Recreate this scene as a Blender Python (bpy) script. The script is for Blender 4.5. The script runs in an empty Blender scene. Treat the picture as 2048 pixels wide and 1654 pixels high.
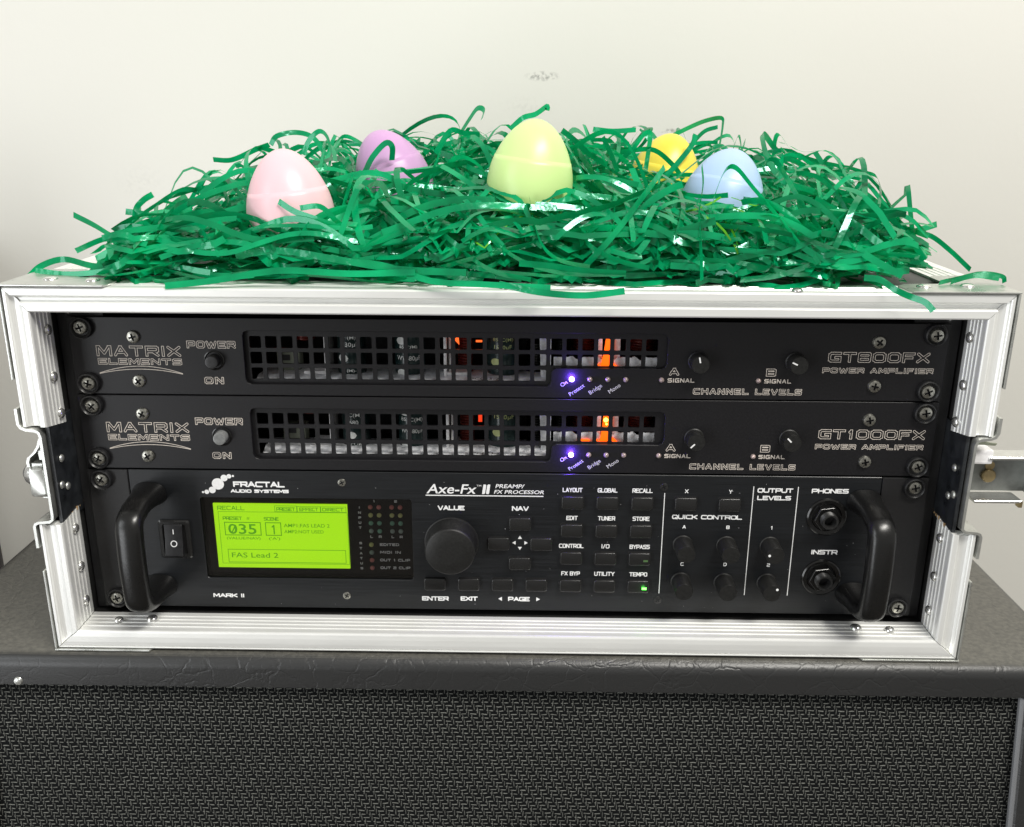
import bpy, bmesh, math, random
from mathutils import Vector, Matrix, Euler
from mathutils.geometry import tessellate_polygon
import numpy as np
rnd = random.Random(11)
SC = bpy.context.scene
COL = SC.collection
K = 0.001                      # everything below is written in millimetres

# ------------------------------------------------------------------ camera
cam_d = bpy.data.cameras.new("camera"); cam = bpy.data.objects.new("camera", cam_d); COL.objects.link(cam)
cam.location = (10.7234 * K, -501.341 * K, 284.599 * K)
cam.rotation_euler = (1.2612808, -0.0050201, 0.0160682)
cam_d.sensor_fit = 'HORIZONTAL'; cam_d.sensor_width = 36.0; cam_d.lens = 1880 / 2048 * 36.0
cam_d.clip_start = 0.01; cam_d.clip_end = 50.0
SC.camera = cam

# ------------------------------------------------------------------ light (indoor, no sun)
world = bpy.data.worlds.new("World"); SC.world = world; world.use_nodes = True
bg = world.node_tree.nodes['Background']
bg.inputs[0].default_value = (1.0, 0.98, 0.93, 1); bg.inputs[1].default_value = 0.35

def area(name, loc, target, size, power, color, size_y=None):
    d = bpy.data.lights.new(name, 'AREA'); d.energy = power; d.color = color
    d.shape = 'RECTANGLE'; d.size = size; d.size_y = size_y or size
    o = bpy.data.objects.new(name, d); COL.objects.link(o); o.location = loc
    o.rotation_euler = (Vector(target) - Vector(loc)).to_track_quat('-Z', 'Y').to_euler()
    return o
area("ceiling_light", (0.95, -1.1, 2.1), (0.0, 0.1, 0.1), 1.2, 66, (1.0, 0.97, 0.905), 0.4)
area("window_light", (-1.9, -1.3, 1.0), (-0.1, 0.1, 0.15), 0.9, 13, (0.94, 0.98, 1.0), 1.1)
area("room_window_light", (-1.62, -1.65, -0.40), (-0.1, 0.0, 0.0), 0.9, 21, (0.95, 0.975, 1.0), 1.6)  # soft fill added low at front left, brightens the left panels

SC.view_settings.view_transform = 'Standard'; SC.view_settings.look = 'None'
SC.view_settings.exposure = 0.09; SC.view_settings.gamma = 1.0
SC.render.engine = 'CYCLES'
SC.cycles.use_denoising = True
SC.cycles.max_bounces = 7; SC.cycles.transparent_max_bounces = 12
SC.cycles.sample_clamp_indirect = 6.0

# ------------------------------------------------------------------ materials
def nt_mat(name):
    m = bpy.data.materials.new(name); m.use_nodes = True
    n = m.node_tree.nodes; l = m.node_tree.links
    return m, n, l, n['Principled BSDF']
def N(n, t, **kw):
    x = n.new(t)
    for k, v in kw.items(): setattr(x, k, v)
    return x
def math_n(n, l, op, a, b=None, c=None):
    x = n.new('ShaderNodeMath'); x.operation = op
    for i, v in enumerate((a, b, c)):
        if v is None: continue
        if isinstance(v, (int, float)): x.inputs[i].default_value = v
        else: l.new(v, x.inputs[i])
    return x.outputs[0]
def simple(name, col, rough=0.5, metal=0.0, spec=0.5, noise=None, bump=None, stretch=(1, 1, 1), colvar=0.0, coat=0.0, roughvar=0.0):
    """noise = scale per metre; colvar = +- fraction of colour; bump = distance in metres"""
    m, n, l, b = nt_mat(name)
    b.inputs['Base Color'].default_value = (*col, 1); b.inputs['Roughness'].default_value = rough
    b.inputs['Metallic'].default_value = metal; b.inputs['Specular IOR Level'].default_value = spec
    b.inputs['Coat Weight'].default_value = coat
    if noise:
        tc = N(n, 'ShaderNodeTexCoord'); mp = N(n, 'ShaderNodeMapping'); mp.inputs['Scale'].default_value = stretch
        l.new(tc.outputs['Object'], mp.inputs[0])
        t = N(n, 'ShaderNodeTexNoise'); t.inputs['Scale'].default_value = noise; t.inputs['Detail'].default_value = 6
        t.inputs['Roughness'].default_value = 0.65
        l.new(mp.outputs[0], t.inputs['Vector'])
        if colvar:
            r = N(n, 'ShaderNodeMapRange'); l.new(t.outputs[0], r.inputs[0])
            r.inputs[1].default_value = 0.3; r.inputs[2].default_value = 0.7
            r.inputs[3].default_value = 1 - colvar; r.inputs[4].default_value = 1 + colvar
            mx = N(n, 'ShaderNodeVectorMath', operation='SCALE'); mx.inputs[0].default_value = col
            l.new(r.outputs[0], mx.inputs['Scale']); l.new(mx.outputs[0], b.inputs['Base Color'])
        if roughvar:
            r = N(n, 'ShaderNodeMapRange'); l.new(t.outputs[0], r.inputs[0])
            r.inputs[1].default_value = 0.3; r.inputs[2].default_value = 0.7
            r.inputs[3].default_value = rough - roughvar; r.inputs[4].default_value = rough + roughvar
            l.new(r.outputs[0], b.inputs['Roughness'])
        if bump:
            bp = N(n, 'ShaderNodeBump'); bp.inputs['Distance'].default_value = bump; bp.inputs['Strength'].default_value = 1
            l.new(t.outputs[0], bp.inputs['Height']); l.new(bp.outputs[0], b.inputs['Normal'])
    return m
def emis(name, col, strength, base=None):
    m, n, l, b = nt_mat(name)
    b.inputs['Base Color'].default_value = (*(base or col), 1)
    b.inputs['Emission Color'].default_value = (*col, 1); b.inputs['Emission Strength'].default_value = strength
    return m

M = {}
M['alu'] = simple('brushed_aluminium', (0.88, 0.885, 0.865), 0.38, 0.40, noise=90, stretch=(0.12, 1, 1), colvar=0.05, roughvar=0.06, bump=0.00002)
M['alu_v'] = simple('brushed_aluminium_upright', (0.88, 0.885, 0.865), 0.38, 0.40, noise=90, stretch=(1, 1, 0.12), colvar=0.05, roughvar=0.06, bump=0.00002)
M['zinc'] = simple('zinc_steel', (0.62, 0.63, 0.60), 0.34, 0.85, noise=60, colvar=0.16, roughvar=0.12)
M['rivet'] = simple('rivet_steel', (0.80, 0.80, 0.78), 0.22, 0.9, noise=200, colvar=0.08)
M['brass'] = simple('tarnished_brass', (0.42, 0.33, 0.18), 0.35, 0.9, noise=200, colvar=0.2)
M['laminate'] = simple('black_laminate', (0.022, 0.022, 0.022), 0.45, noise=400, bump=0.0001, colvar=0.3)
M['wood'] = simple('raw_plywood', (0.42, 0.27, 0.13), 0.8, noise=300, colvar=0.5, bump=0.0006)
M['black_in'] = simple('black_inside', (0.008, 0.008, 0.009), 0.6, noise=300, colvar=0.4)
M['rail'] = simple('black_rack_rail', (0.012, 0.012, 0.013), 0.5, noise=260, stretch=(1, 1, 0.2), colvar=0.5, bump=0.0001)
M['panel'] = simple('black_anodised_panel', (0.0075, 0.0072, 0.0085), 0.42, spec=0.36, noise=900, colvar=0.35, bump=0.00003, roughvar=0.06)
M['brushed'] = simple('black_brushed_panel', (0.007, 0.008, 0.0095), 0.36, 0.0, spec=0.45, noise=2200, stretch=(0.012, 1, 1), colvar=0.55, roughvar=0.09, bump=0.00003)
M['ear'] = simple('black_rack_ear', (0.010, 0.0098, 0.0105), 0.5, spec=0.45, noise=700, colvar=0.3, bump=0.00003)
M['plastic'] = simple('black_plastic', (0.012, 0.012, 0.013), 0.36, noise=500, colvar=0.25, roughvar=0.05, bump=0.00002)
M['button'] = simple('black_button_plastic', (0.013, 0.013, 0.013), 0.24, noise=60, roughvar=0.05)
M['rubber'] = simple('dusty_black_knob', (0.010, 0.010, 0.0095), 0.46, spec=0.4, noise=700, colvar=0.5, bump=0.00005)
M['handle'] = simple('black_handle', (0.006, 0.006, 0.006), 0.30, noise=900, bump=0.00003, roughvar=0.04)
M['gloss'] = simple('gloss_black', (0.006, 0.006, 0.006), 0.16)
M['screw'] = simple('dark_steel_screw', (0.33, 0.325, 0.29), 0.27, 0.9, noise=700, colvar=0.4, roughvar=0.1)
M['screw_black'] = simple('black_screw', (0.05, 0.05, 0.05), 0.35, 0.7, noise=700, colvar=0.4)
M['print'] = simple('white_print', (0.80, 0.80, 0.80), 0.6, noise=800, colvar=0.08)
M['engrave'] = simple('engraved_line', (0.60, 0.54, 0.48), 0.6, noise=500, colvar=0.25)
M['print_dim'] = simple('small_print', (0.62, 0.61, 0.63), 0.6)
M['mark'] = simple('white_mark', (0.85, 0.85, 0.85), 0.5)
M['greycap'] = simple('grey_button_cap', (0.17, 0.175, 0.175), 0.22, noise=600, colvar=0.2)
M['led_clear'] = simple('clear_led', (0.42, 0.33, 0.31), 0.08, 0.3, noise=900, colvar=0.5)
M['led_on'] = emis('lit_led', (0.35, 0.22, 1.0), 22)
M['led_tempo'] = emis('lit_green_led', (0.12, 1.0, 0.08), 5)
M['led_dim'] = simple('unlit_green_led', (0.07, 0.14, 0.05), 0.4)
M['led_red'] = simple('unlit_red_led', (0.60, 0.22, 0.20), 0.25)
M['led_yel'] = simple('unlit_yellow_led', (0.62, 0.62, 0.26), 0.25)
M['led_grn'] = simple('unlit_teal_led', (0.22, 0.45, 0.33), 0.25)
M['led_gry'] = simple('unlit_grey_led', (0.34, 0.42, 0.38), 0.25)
M['lcd_ink'] = emis('lcd_ink', (0.13, 0.56, 0.01), 0.62, (0.05, 0.12, 0.02))
M['zinc_dark'] = simple('dull_zinc_plate', (0.20, 0.21, 0.20), 0.4, 0.6, noise=90, colvar=0.25)
M['chassis'] = simple('chassis_metal', (0.90, 0.91, 0.95), 0.5, 0.0, noise=160, colvar=0.4, roughvar=0.1)
M['white_in'] = simple('pale_bracket', (0.80, 0.79, 0.80), 0.4, noise=200, colvar=0.2)
M['relay'] = simple('grey_relay', (0.24, 0.26, 0.20), 0.5, noise=200, colvar=0.2)
M['cap_body'] = simple('capacitor_sleeve', (0.012, 0.028, 0.028), 0.25, noise=90, colvar=0.4)
M['cap_print'] = simple('capacitor_print', (0.86, 0.88, 0.86), 0.5)
M['cap_print_y'] = simple('capacitor_print_pale_green', (0.50, 0.56, 0.24), 0.5)
M['glow'] = emis('orange_glow', (1.0, 0.11, 0.003), 1.7)
M['glow_hot'] = emis('orange_hot', (1.0, 0.50, 0.05), 7)
M['glow_red'] = emis('red_glow', (0.9, 0.05, 0.01), 0.8)
M['copper'] = simple('red_winding', (0.12, 0.014, 0.008), 0.35, 0.3, noise=500, colvar=0.5)
M['dark_obj'] = simple('dark_cover', (0.05, 0.045, 0.045), 0.6, noise=100, colvar=0.2)

# lcd backlight: a lit panel, faintly uneven
m, n, l, b = nt_mat('lcd_backlight'); M['lcd'] = m
b.inputs['Base Color'].default_value = (0.1, 0.25, 0.02, 1)
tc = N(n, 'ShaderNodeTexCoord'); t = N(n, 'ShaderNodeTexNoise'); t.inputs['Scale'].default_value = 18; l.new(tc.outputs['Object'], t.inputs[0])
cr = N(n, 'ShaderNodeValToRGB'); l.new(t.outputs[0], cr.inputs[0])
cr.color_ramp.elements[0].color = (0.39, 0.82, 0.002, 1); cr.color_ramp.elements[1].color = (0.49, 0.92, 0.006, 1)
l.new(cr.outputs[0], b.inputs['Emission Color']); b.inputs['Emission Strength'].default_value = 1.0

# glass pane: clear with a fresnel reflection
m = bpy.data.materials.new('smoked_glass'); m.use_nodes = True; n = m.node_tree.nodes; l = m.node_tree.links; n.clear(); M['glass'] = m
o = N(n, 'ShaderNodeOutputMaterial'); tr = N(n, 'ShaderNodeBsdfTransparent'); tr.inputs[0].default_value = (0.90, 0.90, 0.90, 1)
gl = N(n, 'ShaderNodeBsdfGlossy'); gl.inputs['Roughness'].default_value = 0.03
fr = N(n, 'ShaderNodeFresnel'); fr.inputs[0].default_value = 1.5; mx = N(n, 'ShaderNodeMixShader')
l.new(fr.outputs[0], mx.inputs[0]); l.new(tr.outputs[0], mx.inputs[1]); l.new(gl.outputs[0], mx.inputs[2]); l.new(mx.outputs[0], o.inputs[0])

# painted wall: faint roller texture and two scuffs
m, n, l, b = nt_mat('painted_wall'); M['wall'] = m
b.inputs['Roughness'].default_value = 0.62
tc = N(n, 'ShaderNodeTexCoord')
t = N(n, 'ShaderNodeTexNoise'); t.inputs['Scale'].default_value = 160; t.inputs['Detail'].default_value = 4; l.new(tc.outputs['Object'], t.inputs[0])
bp = N(n, 'ShaderNodeBump'); bp.inputs['Distance'].default_value = 0.0003; bp.inputs['Strength'].default_value = 0.35
l.new(t.outputs[0], bp.inputs['Height']); l.new(bp.outputs[0], b.inputs['Normal'])
t2 = N(n, 'ShaderNodeTexNoise'); t2.inputs['Scale'].default_value = 7; l.new(tc.outputs['Object'], t2.inputs[0])
mr = N(n, 'ShaderNodeMapRange'); l.new(t2.outputs[0], mr.inputs[0]); mr.inputs[3].default_value = 0.985; mr.inputs[4].default_value = 1.015
sep = N(n, 'ShaderNodeSeparateXYZ'); l.new(tc.outputs['Object'], sep.inputs[0])
t3 = N(n, 'ShaderNodeTexNoise'); t3.inputs['Scale'].default_value = 260; t3.inputs['Detail'].default_value = 5; l.new(tc.outputs['Object'], t3.inputs[0])
def scuff(cx, cz, rx, rz, amt):
    dx = math_n(n, l, 'DIVIDE', math_n(n, l, 'SUBTRACT', sep.outputs[0], cx), rx)
    dz = math_n(n, l, 'DIVIDE', math_n(n, l, 'SUBTRACT', sep.outputs[2], cz), rz)
    d = math_n(n, l, 'SQRT', math_n(n, l, 'ADD', math_n(n, l, 'MULTIPLY', dx, dx), math_n(n, l, 'MULTIPLY', dz, dz)))
    f = math_n(n, l, 'SUBTRACT', 1.0, d); f.node.use_clamp = True
    g = math_n(n, l, 'SUBTRACT', t3.outputs[0], 0.44); g.node.use_clamp = True
    return math_n(n, l, 'MULTIPLY', math_n(n, l, 'MULTIPLY', f, g), amt)
s = math_n(n, l, 'ADD', scuff(0.024, 0.317, 0.018, 0.005, 4.5), scuff(0.144, 0.269, 0.011, 0.003, 3.5))
s = math_n(n, l, 'ADD', s, scuff(-0.36, 0.22, 0.03, 0.02, 0.3))
s = math_n(n, l, 'ADD', s, scuff(0.01, 0.29, 0.03, 0.012, 0.35))
s = math_n(n, l, 'MINIMUM', s, 0.6)
f = math_n(n, l, 'MULTIPLY', mr.outputs[0], math_n(n, l, 'SUBTRACT', 1.0, s))
vm = N(n, 'ShaderNodeVectorMath', operation='SCALE'); vm.inputs[0].default_value = (0.755, 0.748, 0.70); l.new(f, vm.inputs['Scale'])
l.new(vm.outputs[0], b.inputs['Base Color'])

# tolex vinyl: creases and pebble grain
m, n, l, b = nt_mat('black_tolex'); M['tolex'] = m
b.inputs['Base Color'].default_value = (0.026, 0.0255, 0.026, 1); b.inputs['Roughness'].default_value = 0.4
tc = N(n, 'ShaderNodeTexCoord')
wn = N(n, 'ShaderNodeTexNoise'); wn.inputs['Scale'].default_value = 60; wn.inputs['Detail'].default_value = 3; l.new(tc.outputs['Object'], wn.inputs[0])
wm = N(n, 'ShaderNodeMixRGB'); wm.inputs[0].default_value = 0.02; l.new(tc.outputs['Object'], wm.inputs[1]); l.new(wn.outputs['Color'], wm.inputs[2])
v = N(n, 'ShaderNodeTexVoronoi', feature='DISTANCE_TO_EDGE'); v.inputs['Scale'].default_value = 55; l.new(wm.outputs[0], v.inputs['Vector'])
v2 = N(n, 'ShaderNodeTexVoronoi', feature='DISTANCE_TO_EDGE'); v2.inputs['Scale'].default_value = 210; l.new(wm.outputs[0], v2.inputs['Vector'])
gn = N(n, 'ShaderNodeTexNoise'); gn.inputs['Scale'].default_value = 900; gn.inputs['Detail'].default_value = 3; l.new(tc.outputs['Object'], gn.inputs[0])
mk = N(n, 'ShaderNodeTexNoise'); mk.inputs['Scale'].default_value = 9; l.new(tc.outputs['Object'], mk.inputs[0])
c1 = N(n, 'ShaderNodeMapRange'); l.new(v.outputs[0], c1.inputs[0]); c1.inputs[2].default_value = 0.05; c1.inputs[3].default_value = 0; c1.inputs[4].default_value = 1
c2 = N(n, 'ShaderNodeMapRange'); l.new(v2.outputs[0], c2.inputs[0]); c2.inputs[2].default_value = 0.10; c2.inputs[3].default_value = 0; c2.inputs[4].default_value = 0.25
mk2 = N(n, 'ShaderNodeMapRange'); l.new(mk.outputs[0], mk2.inputs[0]); mk2.inputs[1].default_value = 0.38; mk2.inputs[2].default_value = 0.62; mk2.inputs[3].default_value = 0.15; mk2.inputs[4].default_value = 1.0
h = math_n(n, l, 'ADD', math_n(n, l, 'MULTIPLY', math_n(n, l, 'ADD', c1.outputs[0], c2.outputs[0]), mk2.outputs[0]), math_n(n, l, 'MULTIPLY', gn.outputs[0], 0.3))
bp = N(n, 'ShaderNodeBump'); bp.inputs['Distance'].default_value = 0.00026; bp.inputs['Strength'].default_value = 0.6
l.new(h, bp.inputs['Height']); l.new(bp.outputs[0], b.inputs['Normal'])
geo = N(n, 'ShaderNodeNewGeometry'); sg = N(n, 'ShaderNodeSeparateXYZ'); l.new(geo.outputs['True Normal'], sg.inputs[0])
du = N(n, 'ShaderNodeMapRange'); l.new(sg.outputs[2], du.inputs[0]); du.inputs[1].default_value = 0.75; du.inputs[2].default_value = 1.0
dn = N(n, 'ShaderNodeTexNoise'); dn.inputs['Scale'].default_value = 380; dn.inputs['Detail'].default_value = 8; l.new(tc.outputs['Object'], dn.inputs[0])
dm = math_n(n, l, 'MULTIPLY', du.outputs[0], math_n(n, l, 'MULTIPLY', dn.outputs[0], 1.5)); dm.node.use_clamp = True
cm = N(n, 'ShaderNodeMixRGB'); l.new(dm, cm.inputs[0]); cm.inputs[1].default_value = (0.020, 0.0205, 0.021, 1); cm.inputs[2].default_value = (0.112, 0.107, 0.092, 1); l.new(cm.outputs[0], b.inputs['Base Color'])
b.inputs['Specular IOR Level'].default_value = 0.62
rr = N(n, 'ShaderNodeMapRange'); l.new(mk.outputs[0], rr.inputs[0]); rr.inputs[3].default_value = 0.32; rr.inputs[4].default_value = 0.46; l.new(rr.outputs[0], b.inputs['Roughness'])

# woven grille cloth: 2/2 twill of pale threads over black, object space
m, n, l, b = nt_mat('woven_grille_cloth'); M['cloth'] = m
b.inputs['Roughness'].default_value = 0.85; b.inputs['Specular IOR Level'].default_value = 0.1
tc = N(n, 'ShaderNodeTexCoord'); wn = N(n, 'ShaderNodeTexNoise'); wn.inputs['Scale'].default_value = 120; l.new(tc.outputs['Object'], wn.inputs[0])
wm = N(n, 'ShaderNodeMixRGB'); wm.inputs[0].default_value = 0.0022; l.new(tc.outputs['Object'], wm.inputs[1]); l.new(wn.outputs['Color'], wm.inputs[2])
sep = N(n, 'ShaderNodeSeparateXYZ'); l.new(wm.outputs[0], sep.inputs[0])
U = math_n(n, l, 'DIVIDE', sep.outputs[0], 0.00590 / 255); W = math_n(n, l, 'DIVIDE', sep.outputs[2], -0.00960 / 416)
def wrapd(v_, c, per):
    t_ = math_n(n, l, 'FLOORED_MODULO', math_n(n, l, 'SUBTRACT', v_, c - per / 2), float(per))
    return math_n(n, l, 'ABSOLUTE', math_n(n, l, 'SUBTRACT', t_, per / 2))
def thread(cx, hx, cy, hy, soft_x, soft_y):
    p_ = math_n(n, l, 'DIVIDE', math_n(n, l, 'SUBTRACT', float(hx), wrapd(U, cx, 255)), soft_x); p_.node.use_clamp = True
    q_ = math_n(n, l, 'DIVIDE', math_n(n, l, 'SUBTRACT', float(hy), wrapd(W, cy, 416)), soft_y); q_.node.use_clamp = True
    return math_n(n, l, 'MULTIPLY', p_, q_)
TT = None
for cx_, hx_, cy_ in ((100, 82, 15), (150, 56, 120), (50, 32, 120), (225, 82, 220), (27, 60, 325), (180, 32, 325)):
    e_ = thread(cx_, hx_, cy_, 18, 22, 12); TT = e_ if TT is None else math_n(n, l, 'MAXIMUM', TT, e_)
for cx_, cy_ in ((60, 125), (110, 228), (190, 325), (235, 34)):
    TT = math_n(n, l, 'MAXIMUM', TT, math_n(n, l, 'MULTIPLY', thread(cx_, 15, cy_, 84, 10, 24), 0.58))
fu = math_n(n, l, 'FRACT', math_n(n, l, 'DIVIDE', U, 63.75)); fw = math_n(n, l, 'FRACT', math_n(n, l, 'DIVIDE', W, 104.0))
vr = N(n, 'ShaderNodeTexNoise'); vr.inputs['Scale'].default_value = 420; l.new(tc.outputs['Object'], vr.inputs[0])
vrr = N(n, 'ShaderNodeMapRange'); l.new(vr.outputs[0], vrr.inputs[0]); vrr.inputs[1].default_value = 0.3; vrr.inputs[2].default_value = 0.7; vrr.inputs[3].default_value = 0.55; vrr.inputs[4].default_value = 1.25
TC = math_n(n, l, 'MULTIPLY', TT, vrr.outputs[0])
mc = N(n, 'ShaderNodeMixRGB'); l.new(TC, mc.inputs[0]); mc.inputs[1].default_value = (0.0045, 0.005, 0.0055, 1); mc.inputs[2].default_value = (0.19, 0.195, 0.178, 1)
l.new(mc.outputs[0], b.inputs['Base Color'])
# fat dark threads between the pale ones give the bump
dk = math_n(n, l, 'MULTIPLY', math_n(n, l, 'SINE', math_n(n, l, 'MULTIPLY', fu, 3.1416)), math_n(n, l, 'SINE', math_n(n, l, 'MULTIPLY', fw, 3.1416)))
hh = math_n(n, l, 'ADD', math_n(n, l, 'MULTIPLY', dk, 0.6), TT)
bp = N(n, 'ShaderNodeBump'); bp.inputs['Distance'].default_value = 0.0004; bp.inputs['Strength'].default_value = 0.8
l.new(hh, bp.inputs['Height']); l.new(bp.outputs[0], b.inputs['Normal'])

# shredded film ribbons
def ribbon_mat(name, col, transl):
    m = bpy.data.materials.new(name); m.use_nodes = True; n = m.node_tree.nodes; l = m.node_tree.links
    b = n['Principled BSDF']; o = n['Material Output']
    tc = N(n, 'ShaderNodeTexCoord'); t = N(n, 'ShaderNodeTexNoise'); t.inputs['Scale'].default_value = 45; l.new(tc.outputs['Object'], t.inputs[0])
    mr = N(n, 'ShaderNodeMapRange'); l.new(t.outputs[0], mr.inputs[0]); mr.inputs[1].default_value = 0.3; mr.inputs[2].default_value = 0.7; mr.inputs[3].default_value = 0.65; mr.inputs[4].default_value = 1.3
    vm = N(n, 'ShaderNodeVectorMath', operation='SCALE'); vm.inputs[0].default_value = col; l.new(mr.outputs[0], vm.inputs['Scale'])
    l.new(vm.outputs[0], b.inputs['Base Color']); b.inputs['Roughness'].default_value = 0.15; b.inputs['Specular IOR Level'].default_value = 0.9; b.inputs['Specular Tint'].default_value = (0.55, 1.0, 0.88, 1)
    t2 = N(n, 'ShaderNodeTexNoise'); t2.inputs['Scale'].default_value = 130; l.new(tc.outputs['Object'], t2.inputs[0])
    bp = N(n, 'ShaderNodeBump'); bp.inputs['Distance'].default_value = 0.0009; bp.inputs['Strength'].default_value = 0.6
    l.new(t2.outputs[0], bp.inputs['Height']); l.new(bp.outputs[0], b.inputs['Normal'])
    tl = N(n, 'ShaderNodeBsdfTranslucent'); vm2 = N(n, 'ShaderNodeVectorMath', operation='SCALE'); vm2.inputs[0].default_value = transl; l.new(mr.outputs[0], vm2.inputs['Scale']); l.new(vm2.outputs[0], tl.inputs[0])
    mx = N(n, 'ShaderNodeMixShader'); mx.inputs[0].default_value = 0.32
    l.new(b.outputs[0], mx.inputs[1]); l.new(tl.outputs[0], mx.inputs[2]); l.new(mx.outputs[0], o.inputs[0])
    return m
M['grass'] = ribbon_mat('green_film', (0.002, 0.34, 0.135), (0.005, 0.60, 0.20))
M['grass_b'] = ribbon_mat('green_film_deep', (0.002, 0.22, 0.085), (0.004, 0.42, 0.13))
M['grass_y'] = ribbon_mat('lime_film', (0.16, 0.50, 0.03), (0.2, 0.6, 0.05))
def egg_mat(name, col):
    m, n, l, b = nt_mat(name)
    tc = N(n, 'ShaderNodeTexCoord'); t = N(n, 'ShaderNodeTexNoise'); t.inputs['Scale'].default_value = 35; l.new(tc.outputs['Object'], t.inputs[0])
    mr = N(n, 'ShaderNodeMapRange'); l.new(t.outputs[0], mr.inputs[0]); mr.inputs[3].default_value = 0.94; mr.inputs[4].default_value = 1.05
    vm = N(n, 'ShaderNodeVectorMath', operation='SCALE'); vm.inputs[0].default_value = col; l.new(mr.outputs[0], vm.inputs['Scale'])
    l.new(vm.outputs[0], b.inputs['Base Color']); b.inputs['Roughness'].default_value = 0.33; b.inputs['Specular IOR Level'].default_value = 0.4
    t2 = N(n, 'ShaderNodeTexNoise'); t2.inputs['Scale'].default_value = 80; l.new(tc.outputs['Object'], t2.inputs[0])
    bp = N(n, 'ShaderNodeBump'); bp.inputs['Distance'].default_value = 0.00015; bp.inputs['Strength'].default_value = 0.5
    l.new(t2.outputs[0], bp.inputs['Height']); l.new(bp.outputs[0], b.inputs['Normal'])
    return m

# ------------------------------------------------------------------ object helpers
WL = {}                                     # world location (mm) of each object
def root(name, loc, label, cat, group=None):
    o = bpy.data.objects.new(name, None); COL.objects.link(o); o.empty_display_size = 0.02
    o.location = Vector(loc) * K; WL[o.name] = Vector(loc)
    o['label'] = label; o['category'] = cat
    if group: o['group'] = group
    return o
def link(name, me, parent, loc):
    o = bpy.data.objects.new(name, me); COL.objects.link(o); WL[o.name] = Vector(loc)
    if parent: o.parent = parent; o.location = (Vector(loc) - WL[parent.name]) * K
    else: o.location = Vector(loc) * K
    return o
class MB:
    def __init__(s): s.v = []; s.f = []; s.m = []; s.mi = 0
    def add(s, vs, fs):
        o = len(s.v); s.v += [tuple(p) for p in vs]; s.f += [tuple(i + o for i in f) for f in fs]; s.m += [s.mi] * len(fs)
        return s
    def box(s, x0, x1, y0, y1, z0, z1):
        vs = [(x, y, z) for x in (x0, x1) for y in (y0, y1) for z in (z0, z1)]
        return s.add(vs, [(0, 1, 3, 2), (4, 6, 7, 5), (0, 4, 5, 1), (2, 3, 7, 6), (0, 2, 6, 4), (1, 5, 7, 3)])
    def rings(s, rings, cap0=True, cap1=True, closed=True):
        n = len(rings[0]); vs = [p for r in rings for p in r]; fs = []
        for i in range(len(rings) - 1):
            for j in range(n if closed else n - 1):
                a = i * n + j; b = i * n + (j + 1) % n
                fs.append((a, b, b + n, a + n))
        if cap0: fs.append(tuple(reversed(range(n))))
        if cap1: fs.append(tuple(range((len(rings) - 1) * n, len(rings) * n)))
        return s.add(vs, fs)
    def lathe(s, prof, c, axis='y', seg=32, rot=0.0, cap0=True, cap1=True):
        """prof = [(radius, height)], height along the axis"""
        rs = []
        for r, h in prof:
            ring = []
            for k in range(seg):
                a = rot + 2 * math.pi * k / seg; p, q = r * math.cos(a), r * math.sin(a)
                ring.append((c[0] + p, c[1] + h, c[2] + q) if axis == 'y' else ((c[0] + p, c[1] + q, c[2] + h) if axis == 'z' else (c[0] + h, c[1] + p, c[2] + q)))
            rs.append(ring)
        return s.rings(rs, cap0, cap1)
    def plate(s, outer, holes, y0, y1, bev=0.0):
        """outline in x,z with holes, front at y0, back at y1"""
        loops = [outer] + holes; flat = [p for lp in loops for p in lp]
        tris = tessellate_polygon([[Vector((p[0], p[1], 0)) for p in lp] for lp in loops])
        nn = len(flat)
        s.add([(p[0], y0, p[1]) for p in flat] + [(p[0], y1, p[1]) for p in flat], [tuple(t) for t in tris] + [tuple(i + nn for i in reversed(t)) for t in tris])
        for lp in loops:
            k = len(lp)
            s.add([(p[0], y0, p[1]) for p in lp] + [(p[0], y1, p[1]) for p in lp], [(i, (i + 1) % k, (i + 1) % k + k, i + k) for i in range(k)])
        return s
    def build(s, name, mat, parent=None, loc=None, smooth=False, bevel=0.0, seg=2, label=None, kind=None, autos=None):
        me = bpy.data.meshes.new(name)
        if loc is None: loc = WL[parent.name] if parent else Vector((0, 0, 0))
        L = Vector(loc)
        me.from_pydata([((p[0] - L[0]) * K, (p[1] - L[1]) * K, (p[2] - L[2]) * K) for p in s.v], [], s.f)
        for mm in (mat if isinstance(mat, (list, tuple)) else [mat]): me.materials.append(mm)
        if len(me.materials) > 1: me.polygons.foreach_set('material_index', s.m)
        bm = bmesh.new(); bm.from_mesh(me)
        bmesh.ops.remove_doubles(bm, verts=bm.verts, dist=1e-7)
        bmesh.ops.recalc_face_normals(bm, faces=bm.faces)
        if bevel:
            es = [e for e in bm.edges if len(e.link_faces) == 2 and e.calc_face_angle(0) > 0.6]
            bmesh.ops.bevel(bm, geom=es, offset=bevel * K, segments=seg, profile=0.6, affect='EDGES', clamp_overlap=True)
        bm.to_mesh(me); bm.free()
        if smooth:
            me.shade_smooth()
            me.set_sharp_from_angle(angle=math.radians(autos or 35))
        o = link(name, me, parent, L)
        if label: o['label'] = label
        if kind: o['kind'] = kind
        return o
def rrect(x0, x1, z0, z1, r, n=5):
    pts = []
    for cx, cz, a0 in ((x1 - r, z1 - r, 0), (x0 + r, z1 - r, 90), (x0 + r, z0 + r, 180), (x1 - r, z0 + r, 270)):
        for k in range(n + 1):
            a = math.radians(a0 + 90 * k / n); pts.append((cx + r * math.cos(a), cz + r * math.sin(a)))
    return pts
def circ(cx, cz, r, n=24): return [(cx + r * math.cos(2 * math.pi * k / n), cz + r * math.sin(2 * math.pi * k / n)) for k in range(n)]
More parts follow.
